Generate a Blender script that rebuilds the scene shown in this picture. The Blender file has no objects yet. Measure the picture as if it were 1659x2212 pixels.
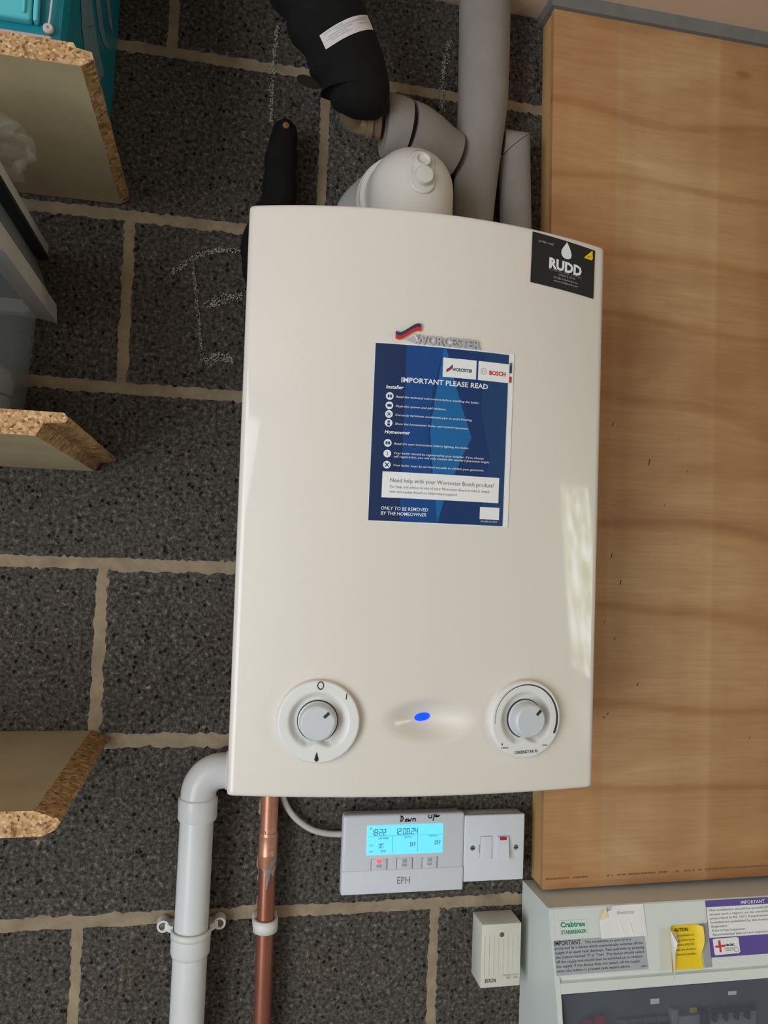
import bpy, bmesh, math, random
from mathutils import Vector, Matrix, noise
random.seed(7)
C = bpy.context.scene.collection
S = bpy.context.scene
Z0 = 1.48            # height above the floor of the reference bed joint; geometry below is given relative to it
PI = math.pi
# ------------------------------------------------------------------ camera
cd = bpy.data.cameras.new('camera'); cam = bpy.data.objects.new('camera', cd); C.objects.link(cam)
cam.location = (0.1299, -1.0634, Z0 + 0.0242); cam.rotation_euler = (1.62164, -0.03687, -0.20300)
cd.sensor_fit = 'VERTICAL'; cd.sensor_height = 24.0; cd.lens = 1719.6 / 2212 * 24; cd.clip_start = 0.02
S.camera = cam
# ------------------------------------------------------------------ view, world, lights
S.view_settings.view_transform = 'Standard'; S.view_settings.look = 'None'
S.view_settings.gamma = 1; S.view_settings.use_curve_mapping = False
S.view_settings.exposure = 0.08
w = bpy.data.worlds.new('world'); S.world = w; w.use_nodes = True
bg = w.node_tree.nodes['Background']; bg.inputs[0].default_value = (0.75, 0.87, 1, 1); bg.inputs[1].default_value = 1.0
def area(name, loc, rot, sx, sy, power, col):
    l = bpy.data.lights.new(name, 'AREA'); l.shape = 'RECTANGLE'; l.size = sx; l.size_y = sy; l.energy = power; l.color = col
    o = bpy.data.objects.new(name, l); C.objects.link(o); o.location = loc; o.rotation_euler = rot; return o
# daylight through the open garage door (fills the opening in wall_left)
area('door_daylight', (-1.57, -2.45, 1.10), (PI/2, 0, -PI/2), 1.9, 2.1, 74, (0.86, 0.94, 1.0))
# ------------------------------------------------------------------ materials
def lin(c):
    return tuple(((v/255)/12.92 if v/255 <= .04045 else ((v/255+.055)/1.055)**2.4) for v in c)
def newmat(name):
    m = bpy.data.materials.new(name); m.use_nodes = True
    return m, m.node_tree.nodes, m.node_tree.links, m.node_tree.nodes['Principled BSDF']
def coords(N, L, scale=(1, 1, 1)):
    tc = N.new('ShaderNodeTexCoord'); mp = N.new('ShaderNodeMapping'); mp.inputs['Scale'].default_value = scale
    L.new(tc.outputs['Object'], mp.inputs[0]); return mp.outputs[0]
def nz(N, L, vec, scale, detail=4, rough=.6, dist=0):
    n = N.new('ShaderNodeTexNoise'); n.inputs['Scale'].default_value = scale; n.inputs['Detail'].default_value = detail
    n.inputs['Roughness'].default_value = rough; n.inputs['Distortion'].default_value = dist; L.new(vec, n.inputs['Vector']); return n.outputs[0]
def ramp(N, L, fac, stops):
    r = N.new('ShaderNodeValToRGB'); e = r.color_ramp.elements
    while len(e) < len(stops): e.new(.5)
    for i, (p, c) in enumerate(stops): e[i].position = p; e[i].color = (*c, 1)
    L.new(fac, r.inputs[0]); return r.outputs[0]
def mixc(N, L, fac, a, b, mode='MIX'):
    m = N.new('ShaderNodeMix'); m.data_type = 'RGBA'; m.blend_type = mode
    for sock, v in ((m.inputs[0], fac), (m.inputs[6], a), (m.inputs[7], b)):
        if hasattr(v, 'links'): L.new(v, sock)
        elif isinstance(v, (int, float)): sock.default_value = v
        else: sock.default_value = (*v, 1)
    return m.outputs[2]
def bumpn(N, L, bs, h, strength, dist):
    b = N.new('ShaderNodeBump'); b.inputs['Strength'].default_value = strength; b.inputs['Distance'].default_value = dist
    L.new(h, b.inputs['Height']); L.new(b.outputs[0], bs.inputs['Normal'])
def mat(name, c, rough=.5, metal=0, var=.06, vs=30, bump=0, bsc=200, coat=0, spec=None, emit=None, es=0):
    m, N, L, b = newmat(name); c = lin(c); v = coords(N, L)
    f = nz(N, L, v, vs); lo = tuple(x*(1-var) for x in c); hi = tuple(min(1, x*(1+var)) for x in c)
    L.new(ramp(N, L, f, [(.3, lo), (.7, hi)]), b.inputs['Base Color'])
    b.inputs['Roughness'].default_value = rough; b.inputs['Metallic'].default_value = metal; b.inputs['Coat Weight'].default_value = coat
    b.inputs['Coat Roughness'].default_value = .05
    if spec is not None: b.inputs['Specular IOR Level'].default_value = spec
    if bump: bumpn(N, L, b, nz(N, L, v, bsc, 3), bump, .001)
    if emit: b.inputs['Emission Color'].default_value = (*lin(emit), 1); b.inputs['Emission Strength'].default_value = es
    return m
def m_block():
    m, N, L, b = newmat('concrete block'); v = coords(N, L)
    big = nz(N, L, v, 9, 5, .65); mid = nz(N, L, v, 190, 4, .68); fine = nz(N, L, v, 520, 3, .7)
    base = ramp(N, L, mid, [(.33, lin((48, 44, 40))), (.47, lin((86, 81, 74))), (.60, lin((114, 107, 98))), (.72, lin((176, 164, 148)))])
    tint = ramp(N, L, big, [(.3, (.92, .88, .88)), (.48, (.98, 1, 1.03)), (.58, (1.0, 1.0, 1.0)), (.70, (1.10, 1.02, .88))])
    c = mixc(N, L, 1.0, base, tint, 'MULTIPLY')
    # pores: their shade painted as dark spots, besides the bump
    vo = N.new('ShaderNodeTexVoronoi'); vo.inputs['Scale'].default_value = 105; L.new(v, vo.inputs['Vector'])
    pit = ramp(N, L, vo.outputs['Distance'], [(.16, (1, 1, 1)), (.30, (0, 0, 0))])
    gate = ramp(N, L, nz(N, L, v, 75, 3), [(.46, (0, 0, 0)), (.54, (1, 1, 1))])
    pg = mixc(N, L, 1.0, pit, gate, 'MULTIPLY')
    c = mixc(N, L, pg, c, lin((30, 28, 26)))
    L.new(c, b.inputs['Base Color']); b.inputs['Roughness'].default_value = .95; b.inputs['Specular IOR Level'].default_value = .2
    h = mixc(N, L, .45, mid, fine); h = mixc(N, L, pg, h, (0, 0, 0))
    bumpn(N, L, b, h, 1.0, .006); return m
def m_mortar():
    m, N, L, b = newmat('sand mortar'); v = coords(N, L)
    f = nz(N, L, v, 30, 5); L.new(ramp(N, L, f, [(.3, lin((134, 118, 96))), (.7, lin((170, 152, 124)))]), b.inputs['Base Color'])
    b.inputs['Roughness'].default_value = .95; bumpn(N, L, b, nz(N, L, v, 260, 4), .5, .002); return m
def m_chip(name, cols, sc=260, st=(1, 1, 1), bd=.003):
    m, N, L, b = newmat(name); v = coords(N, L, st)
    vo = N.new('ShaderNodeTexVoronoi'); vo.inputs['Scale'].default_value = sc; vo.inputs['Randomness'].default_value = 1; L.new(v, vo.inputs['Vector'])
    sx = N.new('ShaderNodeSeparateColor'); L.new(vo.outputs['Color'], sx.inputs[0])
    c = ramp(N, L, sx.outputs[0], [(i/(len(cols)-1), lin(k)) for i, k in enumerate(cols)])
    f = nz(N, L, v, sc*.25, 3); c = mixc(N, L, 1.0, c, ramp(N, L, f, [(.3, (.75, .72, .7)), (.65, (1, 1, 1))]), 'MULTIPLY')
    L.new(c, b.inputs['Base Color']); b.inputs['Roughness'].default_value = .85
    bumpn(N, L, b, sx.outputs[1], .8, bd); return m
def m_ply():
    m, N, L, b = newmat('plywood veneer'); v = coords(N, L, (1.0, 1.0, 3.4))
    big = nz(N, L, v, 2.6, 4, .55, .9)
    wv = N.new('ShaderNodeTexWave'); wv.wave_type = 'BANDS'; wv.bands_direction = 'Z'; wv.inputs['Scale'].default_value = .75
    wv.inputs['Distortion'].default_value = 11.0; wv.inputs['Detail'].default_value = 3; wv.inputs['Detail Scale'].default_value = .8; L.new(v, wv.inputs['Vector'])
    v2 = coords(N, L, (3, 1, 60)); fib = nz(N, L, v2, 4, 5, .6, .3)
    v3 = coords(N, L, (7.0, 1, .5)); ver = nz(N, L, v3, 1.6, 2)
    base = ramp(N, L, big, [(.28, lin((172, 130, 92))), (.45, lin((186, 147, 107))), (.6, lin((196, 160, 119))), (.78, lin((206, 174, 131)))])
    lines = ramp(N, L, wv.outputs[0], [(.0, (.82, .74, .66)), (.05, (.96, .93, .90)), (.5, (1, 1, 1)), (1, (.97, .96, .94))])
    c = mixc(N, L, 1.0, base, lines, 'MULTIPLY')
    c = mixc(N, L, 1.0, c, ramp(N, L, fib, [(.3, (.90, .87, .84)), (.7, (1.05, 1.04, 1.02))]), 'MULTIPLY')
    c = mixc(N, L, 1.0, c, ramp(N, L, ver, [(.35, (.92, .86, .80)), (.6, (1.02, 1.01, 1.0))]), 'MULTIPLY')
    vo = N.new('ShaderNodeTexVoronoi'); vo.inputs['Scale'].default_value = 3.2; L.new(coords(N, L, (1, 1, 1.8)), vo.inputs['Vector'])
    kn = ramp(N, L, vo.outputs['Distance'], [(.0, (.62, .48, .38)), (.035, (.8, .68, .58)), (.06, (1, 1, 1))])
    c = mixc(N, L, 1.0, c, kn, 'MULTIPLY')
    # veneer tone across the panel: a redder leaf at the left edge, a darker stretch at the right, deepening outward (object x measured from the panel's left edge)
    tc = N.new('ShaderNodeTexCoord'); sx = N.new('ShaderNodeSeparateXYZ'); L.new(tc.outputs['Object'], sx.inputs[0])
    band = ramp(N, L, sx.outputs[0], [(.093, (.97, .87, .80)), (.0965, (1, 1, 1)), (.255, (1, 1, 1)), (.259, (.88, .82, .74)), (.40, (.80, .72, .62))])
    c = mixc(N, L, 1.0, c, band, 'MULTIPLY')
    L.new(c, b.inputs['Base Color']); b.inputs['Roughness'].default_value = .5; b.inputs['Specular IOR Level'].default_value = .35
    bumpn(N, L, b, fib, .12, .001); return m
def m_copper():
    m, N, L, b = newmat('copper tube'); v = coords(N, L)
    f = nz(N, L, v, 28, 4); c = ramp(N, L, f, [(.3, lin((186, 122, 96))), (.7, lin((222, 160, 132)))])
    L.new(c, b.inputs['Base Color']); b.inputs['Metallic'].default_value = .55; b.inputs['Roughness'].default_value = .36; return m
def m_clear(name, c, tr, rough=.15):
    m, N, L, b = newmat(name); b.inputs['Base Color'].default_value = (*lin(c), 1); b.inputs['Roughness'].default_value = rough
    v = coords(N, L); bumpn(N, L, b, nz(N, L, v, 14, 2), .15, .002)
    t = N.new('ShaderNodeBsdfTransparent'); mx = N.new('ShaderNodeMixShader'); mx.inputs[0].default_value = tr
    L.new(b.outputs[0], mx.inputs[1]); L.new(t.outputs[0], mx.inputs[2]); L.new(mx.outputs[0], N['Material Output'].inputs[0]); return m
M = dict(
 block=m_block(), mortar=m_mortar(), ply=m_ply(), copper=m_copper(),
 chip=m_chip('chipboard cut edge', [(120, 78, 42), (196, 150, 100), (222, 184, 134), (178, 128, 82), (236, 204, 160)], 420),
 chipend=m_chip('chipboard stained end', [(120, 82, 44), (180, 136, 84), (206, 164, 110), (148, 108, 64), (218, 182, 130)], 260),
 board=mat('chipboard face', (186, 168, 132), .8, var=.10, vs=14, bump=.1, bsc=120),
 white=mat('boiler white enamel', (226, 218, 206), .42, var=.01, vs=3, coat=.5),
 case=mat('boiler casing paint', (205, 202, 196), .4, var=.02),
 dial=mat('white plastic', (226, 224, 219), .38, var=.015),
 knob=mat('silver plastic', (206, 209, 211), .34, metal=.1, var=.02),
 dark=mat('dark print', (38, 38, 38), .5), black=mat('black print', (14, 14, 14), .5),
 grey=mat('grey print', (120, 122, 124), .6), lgrey=mat('pale grey print', (168, 170, 172), .6),
 led=mat('blue lamp', (0, 60, 255), .4, emit=(6, 66, 255), es=1.15),
 navy=mat('navy sheet', (18, 52, 104), .38, var=.02), blue1=mat('mid blue sheet', (14, 68, 132), .38, var=.02),
 blue2=mat('light blue sheet', (20, 100, 158), .38, var=.02), blue0=mat('deep blue sheet', (16, 44, 86), .38, var=.02),
 paper=mat('white paper', (236, 234, 232), .55, var=.01), print_w=mat('white print', (232, 236, 240), .5, var=.01),
 red=mat('red enamel', (205, 38, 34), .35), chrome=mat('silvered letters', (214, 216, 220), .28, metal=.55, var=.01),
 nblue=mat('dark blue enamel', (30, 58, 92), .35), nblue2=mat('slate blue sheet', (22, 62, 108), .38, var=.02), card=mat('black card', (28, 28, 28), .45, var=.02),
 yellow=mat('yellow label', (240, 205, 10), .5, var=.03), backing=mat('label backing', (238, 236, 232), .5),
 lag_b=mat('black foam', (20, 19, 18), .9, var=.2, vs=60, bump=.5, bsc=90, spec=.2),
 lag_g=mat('grey foam lagging', (140, 132, 124), .9, var=.07, vs=18, bump=.25, bsc=300, spec=.25),
 gap=mat('dark joint', (26, 24, 22), .95), brass=mat('weathered brass', (150, 128, 100), .5, metal=.4, var=.15, vs=60),
 label_w=mat('white fabric label', (214, 204, 200), .7, var=.02),
 flue=mat('flue white plastic', (212, 207, 199), .34, var=.015), flue_g=mat('flue grey white', (190, 187, 181), .4, var=.02),
 pvc=mat('white waste pipe', (222, 221, 220), .3, var=.03, vs=8), clipw=mat('clip white', (226, 225, 220), .45),
 solder=mat('solder', (150, 150, 146), .45, metal=.5, var=.15, vs=80), screw=mat('old screw', (122, 108, 88), .45, metal=.6, var=.15, vs=300),
 steel=mat('steel screw', (170, 168, 162), .3, metal=.9), cable=mat('white cable', (200, 192, 184), .5),
 ctrl=mat('controller plastic', (214, 214, 218), .4, var=.01), ctrl2=mat('controller flap plastic', (220, 221, 226), .4, var=.01),
 lcd=mat('backlit screen', (60, 150, 190), .3, emit=(112, 214, 250), es=.92), seg=mat('screen segments', (16, 60, 96), .5),
 segl=mat('screen small print', (40, 110, 150), .5),
 redled=mat('red lamp', (255, 60, 80), .4, emit=(255, 92, 112), es=.9), neon=mat('red rocker tip', (176, 40, 48), .35),
 cream=mat('cream plastic', (216, 214, 198), .5, var=.03, vs=20),
 cu=mat('pale grey green enamel', (216, 221, 215), .36, var=.02, vs=6), green=mat('green print', (28, 132, 96), .5),
 lgreen=mat('pale label', (214, 226, 220), .5), glabel=mat('grey metallic label', (172, 176, 180), .45, metal=.0, var=.04, vs=60),
 purple=mat('purple print', (86, 66, 150), .45, var=.03), redp=mat('red print', (190, 40, 62), .5),
 smoke=m_clear('smoked clear plastic', (96, 102, 112), .62, .10), inner=mat('inner grey plate', (128, 132, 136), .6),
 breaker=mat('breaker grey', (190, 194, 198), .5), toggle=mat('dark toggle', (34, 30, 34), .45), redsw=mat('red switch', (205, 26, 46), .45),
 teal=mat('teal plastic', (14, 130, 146), .32, var=.10, vs=5), teal_l=mat('lit teal panel', (92, 196, 204), .3, var=.05, vs=10),
 scuff=mat('grey scuff', (110, 138, 150), .6, var=.2, vs=90), pale=mat('pale base strip', (206, 190, 186), .5),
 tub=m_clear('grey translucent plastic', (150, 156, 156), .66, .25), tubrim=mat('pale grey rim', (196, 190, 182), .4),
 tubdark=mat('black rim', (22, 26, 32), .35), tubin=mat('grey crate plastic', (120, 124, 124), .45), jar=mat('white jar', (205, 202, 196), .4),
 bag=m_clear('clear polythene', (214, 206, 200), .90, .06),
 chalk=mat('chalk', (190, 184, 172), .95), ceil=mat('ceiling board', (206, 174, 150), .9, var=.05, vs=3),
 sealant=mat('grey sealant', (112, 108, 102), .8, var=.10, vs=40, bump=.3, bsc=60), floor=mat('floor screed', (138, 142, 146), .8, var=.1, vs=4, bump=.2),
 plaster=mat('painted wall', (158, 148, 134), .9, var=.04, vs=3), frame=mat('window frame', (225, 225, 222), .4),
 batten=mat('planed batten', (208, 168, 112), .6, var=.06, vs=12), nail=mat('nail hole', (58, 40, 28), .8),
 edge_s=mat('tan ply side', (196, 152, 96), .6, var=.08, vs=20),  # even tan base colour of the boxing's side board
)
# window panes: the garden outside, bright daylight with foliage
def m_pane():
    m, N, L, b = newmat('daylit garden behind glass'); v = coords(N, L)
    f = nz(N, L, v, 9, 4); c = ramp(N, L, f, [(.40, (.16, .18, .05)), (.5, (.45, .50, .30)), (.58, (.86, .95, 1))])
    b.inputs['Base Color'].default_value = (.02, .02, .02, 1); b.inputs['Roughness'].default_value = .1
    L.new(c, b.inputs['Emission Color']); b.inputs['Emission Strength'].default_value = 11.0; return m
M['pane'] = m_pane(); M['pane2'] = mat('frosted lower pane', (90, 100, 100), .3, emit=(190, 205, 210), es=2.2)
# ------------------------------------------------------------------ helpers
class MB:
    """collects shapes (coordinates relative to Z0) for ONE mesh object"""
    def __init__(s): s.v = []; s.f = []; s.mi = []; s.smooth = []
    def add(s, vs, fs, mi=0, smooth=False):
        o = len(s.v); s.v += [tuple(v) for v in vs]
        for f in fs: s.f.append(tuple(i+o for i in f)); s.mi.append(mi); s.smooth.append(smooth)
        return s
    def box(s, x0, x1, y0, y1, z0, z1, bevel=0, mi=0, seg=2):
        bm = bmesh.new(); vs = [bm.verts.new((x, y, z)) for x in (x0, x1) for y in (y0, y1) for z in (z0, z1)]
        for f in ((0,1,3,2),(4,6,7,5),(0,4,5,1),(2,3,7,6),(0,2,6,4),(1,5,7,3)): bm.faces.new([vs[i] for i in f])
        bm.normal_update(); bmesh.ops.recalc_face_normals(bm, faces=bm.faces[:])
        if bevel: bmesh.ops.bevel(bm, geom=bm.edges[:], offset=bevel, segments=seg, affect='EDGES', profile=.5)
        bm.verts.index_update()
        s.add([v.co for v in bm.verts], [[v.index for v in f.verts] for f in bm.faces], mi, bool(bevel)); bm.free(); return s
    def prism(s, poly, axis, a, b, mi=0, smooth=False):
        """poly in the plane across axis; a, b the two ends"""
        n = len(poly); P = lambda p, t: (t, p[0], p[1]) if axis == 'x' else ((p[0], t, p[1]) if axis == 'y' else (p[0], p[1], t))
        vs = [P(p, a) for p in poly]+[P(p, b) for p in poly]
        fs = [[i, (i+1) % n, n+(i+1) % n, n+i] for i in range(n)]
        s.add(vs, fs, mi, smooth); s.add(vs, [list(range(n))[::-1], list(range(n, 2*n))], mi); return s
    def grid(s, rows, mi=0, smooth=True, closed=False):
        o = [p for r in rows for p in r]; w_ = len(rows[0]); fs = []
        for j in range(len(rows)-1):
            for i in range(w_ if closed else w_-1):
                fs.append((j*w_+i, j*w_+(i+1) % w_, (j+1)*w_+(i+1) % w_, (j+1)*w_+i))
        return s.add(o, fs, mi, smooth)
    def tube(s, pts, rad, n=24, caps=True, mi=0, fn=None):
        pts = [Vector(p) for p in pts]; R = rad if isinstance(rad, (list, tuple)) else [rad]*len(pts)
        t0 = (pts[1]-pts[0]).normalized(); u = t0.orthogonal().normalized(); rows = []
        for i, p in enumerate(pts):
            t = (pts[min(i+1, len(pts)-1)]-pts[max(i-1, 0)]).normalized()
            u = (u-t*u.dot(t)).normalized(); v = t.cross(u)
            rows.append([p+(u*math.cos(2*PI*k/n)+v*math.sin(2*PI*k/n))*(R[i]+(fn(i, k) if fn else 0)) for k in range(n)])
        s.grid(rows, mi, True, True)
        if caps: s.add(rows[0], [list(range(n))[::-1]], mi); s.add(rows[-1], [list(range(n))], mi)
        return s
    def lathe(s, c, axis, prof, n=32, mi=0):
        """prof: (radius, distance along axis) pairs"""
        a = Vector(axis).normalized(); u = a.orthogonal().normalized(); v = a.cross(u); c = Vector(c)
        rows = [[c+a*h+(u*math.cos(2*PI*k/n)+v*math.sin(2*PI*k/n))*max(r, 1e-5) for k in range(n)] for r, h in prof]
        run = [0]
        for i in range(1, len(prof)):
            run.append(i)
            if i < len(prof)-1:
                d0 = Vector((prof[i][0]-prof[i-1][0], prof[i][1]-prof[i-1][1])); d1 = Vector((prof[i+1][0]-prof[i][0], prof[i+1][1]-prof[i][1]))
                if d0.length > 1e-7 and d1.length > 1e-7 and d0.angle(d1) > .6: s.grid([rows[k] for k in run], mi, True, True); run = [i]
        s.grid([rows[k] for k in run], mi, True, True)
        s.add(rows[0], [list(range(n))[::-1]], mi); s.add(rows[-1], [list(range(n))], mi); return s
    def build(s, name, mats, parent=None, auto=True):
        me = bpy.data.meshes.new(name); org = Vector(parent['org']) if parent is not None else Vector((0, 0, 0))
        if parent is None:
            org = Vector((0, 0, 0))
        me.from_pydata([(v[0]-org.x, v[1]-org.y, v[2]-org.z) for v in s.v], [], s.f)
        me.polygons.foreach_set('use_smooth', s.smooth); me.polygons.foreach_set('material_index', s.mi)
        for m_ in (mats if isinstance(mats, (list, tuple)) else [mats]): me.materials.append(m_)
        bm = bmesh.new(); bm.from_mesh(me); bmesh.ops.recalc_face_normals(bm, faces=bm.faces[:]); bm.to_mesh(me); bm.free()
        o = bpy.data.objects.new(name, me); C.objects.link(o)
        if parent is not None: o.parent = parent
        else: o.location = (0, 0, Z0)
        o['org'] = tuple(org); return o
def thing(name, label, cat, loc, group=None):
    o = bpy.data.objects.new(name, None); C.objects.link(o); o.empty_display_size = .03
    o.location = (loc[0], loc[1], loc[2]+Z0); o['org'] = tuple(loc); o['label'] = label; o['category'] = cat
    if group: o['group'] = group
    return o
def struct(o, label=None):
    o['kind'] = 'structure'
    if label: o['label'] = label
    return o
def flat(y):
    return lambda a, b: (a, y, b)
def text(body, name, m, parent, mp, x, z, w_=None, h=.003, bold=0, align='L', shear=0, rot=0, lh=1.0):
    """printed text: x, z bottom-left (or centre) in sheet coords, w_ fits the width, h the capital height"""
    cu = bpy.data.curves.new('t', 'FONT'); cu.body = body; cu.size = 1; cu.offset = bold; cu.resolution_u = 2; cu.shear = shear; cu.space_line = lh
    o = bpy.data.objects.new('t', cu); me = bpy.data.meshes.new_from_object(o); 
    vs = [v.co.copy() for v in me.vertices]; fs = [tuple(p.vertices) for p in me.polygons]
    bpy.data.objects.remove(o); bpy.data.curves.remove(cu); bpy.data.meshes.remove(me)
    if not vs: return
    x0 = min(v.x for v in vs); x1 = max(v.x for v in vs); sy = h/.70; sx = (w_/(x1-x0)) if w_ else sy
    dx = {'L': 0, 'C': -(x1-x0)*sx/2, 'R': -(x1-x0)*sx}[align]; out = []
    cr, sr = math.cos(rot), math.sin(rot)
    for v in vs:
        a = (v.x-x0)*sx+dx; b = v.y*sy; out.append(mp(x+a*cr-b*sr, z+a*sr+b*cr))
    mb = MB(); mb.add(out, fs); return mb.build(name, m, parent)
def sheet(name, m, parent, mp, x0, x1, z0, z1, nx=2, nz_=2, t=.0003):
    """thin label with real thickness following the surface mp"""
    mb = MB(); rows = [[mp(x0+(x1-x0)*i/nx, z0+(z1-z0)*j/nz_) for i in range(nx+1)] for j in range(nz_+1)]
    mb.grid(rows, 0, True); back = [[(p[0], p[1]+t, p[2]) for p in r] for r in rows]; mb.grid(back, 0, True)
    for a, b in ((rows[0], back[0]), (rows[-1], back[-1]), ([r[0] for r in rows], [r[0] for r in back]), ([r[-1] for r in rows], [r[-1] for r in back])): mb.grid([a, b], 0, False)
    return mb.build(name, m, parent)
def poly(name, m, parent, mp, pts, t=.0002):
    v = [mp(*p) for p in pts]; mb = MB(); n = len(v); bk = [(p[0], p[1]+t, p[2]) for p in v]
    mb.add(v+bk, [list(range(n)), list(range(n, 2*n))[::-1]]+[[i, (i+1) % n, n+(i+1) % n, n+i] for i in range(n)]); return mb.build(name, m, parent)
# ------------------------------------------------------------------ the setting
JZ = {4: .9, 3: .6765, 2: .4497, 1: .2240, 0: -.0023, -1: -.2255, -2: -.4475, -3: -.6725}
for k in range(-4, -7, -1): JZ[k] = -.6725+(k+3)*.225
CEIL = .812; FLOOR = -Z0
wb = thing('wall_back', 'dark concrete block wall with sand coloured mortar joints behind the boiler', 'wall', (0, 0, FLOOR))
del wb['category']; wb['kind'] = 'structure'
mb = MB(); mb.box(-1.6, 1.8, .0016, .12, FLOOR, CEIL+.02)
mb.build('mortar', M['mortar'], wb)
def block(x0, x1, z0, z1, fine=True):
    st = .0045 if fine else .05; nx = max(2, int((x1-x0)/st)); nzz = max(2, int((z1-z0)/st)); rows = []
    sd = random.uniform(0, 50); base = random.uniform(-.0006, .0006)
    for j in range(nzz+1):
        r = []
        for i in range(nx+1):
            x = x0+(x1-x0)*i/nx; z = z0+(z1-z0)*j/nzz; y = base
            if fine:
                y += .0012*noise.noise((x*60, z*60, sd))+.0008*noise.noise((x*190, z*190, sd))
                ex = noise.noise((x*30, z*30, 9+sd))*.0012+noise.noise((x*200, z*200, 5))*.0030
                if i in (0, nx): x += ex
                if j in (0, nzz): z += ex
                d = min(i, nx-i, j, nzz-j)
                if d == 0: y += .0014
            r.append((x, y, z))
        rows.append(r)
    m_ = MB(); m_.grid(rows, 0, fine)
    for e in (rows[0], rows[-1], [r[0] for r in rows], [r[-1] for r in rows]): m_.grid([e, [(p[0], .012, p[2]) for p in e]], 0, False)
    m_.build('concrete_block', M['block'], wb)
PX = {3: .037, 2: .2435, 1: -.004, 0: .221, -1: -.0145, -2: .2055, -3: -.021, -4: .205, -5: -.02, -6: .205}
for k in range(3, -7, -1):
    z1 = min(JZ.get(k+1, .9), CEIL+.008)-.008; z0 = JZ[k]+.007
    if k == -6: z0 = FLOOR+.002
    for q in range(-5, 6):
        a = PX[k]+q*.4575; b = a+.4575
        a, b = max(a, -1.6), min(b, 1.8)
        if b-a < .03: continue
        vis = -.35 < b and a < 1.0 and k >= -3
        block(a+.0065, b-.0065, z0, z1, vis)
# hole in the joint behind the black lagging: shade painted as dark patch
dh = MB(); dh.prism([(.2195+.017*math.cos(2*PI*i/16)*(1+.2*noise.noise((i, 3, 1))), .664-.003*math.cos(2*PI*i/16)+.008*math.sin(2*PI*i/16)) for i in range(16)], 'y', -.0012, .0010); dh.build('joint_hollow', mat('hollow shade', (44, 32, 18), .95), wb)
# chalk marks on the blocks
cm = MB(); rnd = random.Random(3)
def chalk(pts, n, sp=.0030, sz=.0013):
    for i in range(int(n*1.5)):
        t = rnd.random()*(len(pts)-1); a = pts[int(t)]; b = pts[int(t)+1]; u = t-int(t)
        x = a[0]+(b[0]-a[0])*u+rnd.gauss(0, sp*.5); z = a[1]+(b[1]-a[1])*u+rnd.gauss(0, sp*.5); s = sz*rnd.uniform(.35, 1)
        cm.add([(x-s, -.0021, z-s*.6), (x+s*.3, -.0021, z-s), (x+s, -.0021, z+s*.4), (x-s*.2, -.0021, z+s)], [(0, 1, 2, 3)])
chalk([(.0507, .379), (.0678, .3922), (.0849, .4077), (.112, .416), (.14, .420)], 210)
chalk([(.0786, .3884), (.0851, .3395), (.0910, .3030), (.0951, .2664)], 200, .0016)
chalk([(.096, .266), (.118, .274), (.135, .270)], 90, .006)
chalk([(.097, .340), (.118, .352), (.143, .357)], 100, .006)
chalk([(.1729, .7327), (.1704, .6737), (.170, .600)], 150, .003)
chalk([(.4160, .7544), (.4077, .6987), (.4093, .6516)], 130, .004)
o = cm.build('chalk_mark', M['chalk'], wb); o['kind'] = 'stuff'
struct(MB().box(-1.6, 1.8, -3.6, .0, CEIL, CEIL+.1).build('ceiling', M['ceil']))
struct(MB().box(-1.7, 1.9, -3.6, .1, FLOOR-.1, FLOOR).build('floor', M['floor']))
struct(MB().box(-1.7, -1.6, -1.48, .1, FLOOR, CEIL).box(-1.7, -1.6, -3.6, -3.42, FLOOR, CEIL).box(-1.7, -1.6, -3.42, -1.48, .69, CEIL).build('wall_left', M['plaster']))
wr = MB(); wy0, wy1, wz0, wz1 = -1.50, -1.10, -.60, .26
wr.box(1.8, 1.9, -3.6, wy0, FLOOR, CEIL).box(1.8, 1.9, wy1, .1, FLOOR, CEIL).box(1.8, 1.9, wy0, wy1, FLOOR, wz0).box(1.8, 1.9, wy0, wy1, wz1, CEIL)
struct(wr.build('wall_right', M['plaster']))
wf = MB(); wf.box(-1.7, 1.9, -3.7, -3.6, FLOOR, CEIL)
struct(wf.build('wall_front', M['plaster']))
t = thing('window_1', 'small window in the right wall', 'window', (1.85, -1.3, wz0)); del t['category']; t['kind'] = 'structure'
MB().box(1.83, 1.87, wy0, wy0+.03, wz0, wz1).box(1.83, 1.87, wy1-.03, wy1, wz0, wz1).box(1.83, 1.87, wy0, wy1, wz0, wz0+.03).box(1.83, 1.87, wy0, wy1, wz1-.03, wz1).build('window_frame', M['frame'], t)
MB().box(1.83, 1.87, wy0+.03, wy1-.03, -.43, -.345).build('transom', M['frame'], t)
MB().box(1.85, 1.854, wy0+.03, wy1-.03, -.345, wz1-.03).build('pane', M['pane'], t)
MB().box(1.85, 1.854, wy0+.03, wy1-.12, wz0+.03, -.43).build('pane', M['pane2'], t)
# grey sealant between panel top and ceiling
sb = MB(); sb.prism([(-.052, .797), (-.058, .812), (.0, .812), (.0, .797)], 'x', .549, 1.3)
o = struct(sb.build('trim_1', M['sealant']), 'grey sealant strip between the plywood panel and the ceiling')
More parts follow.
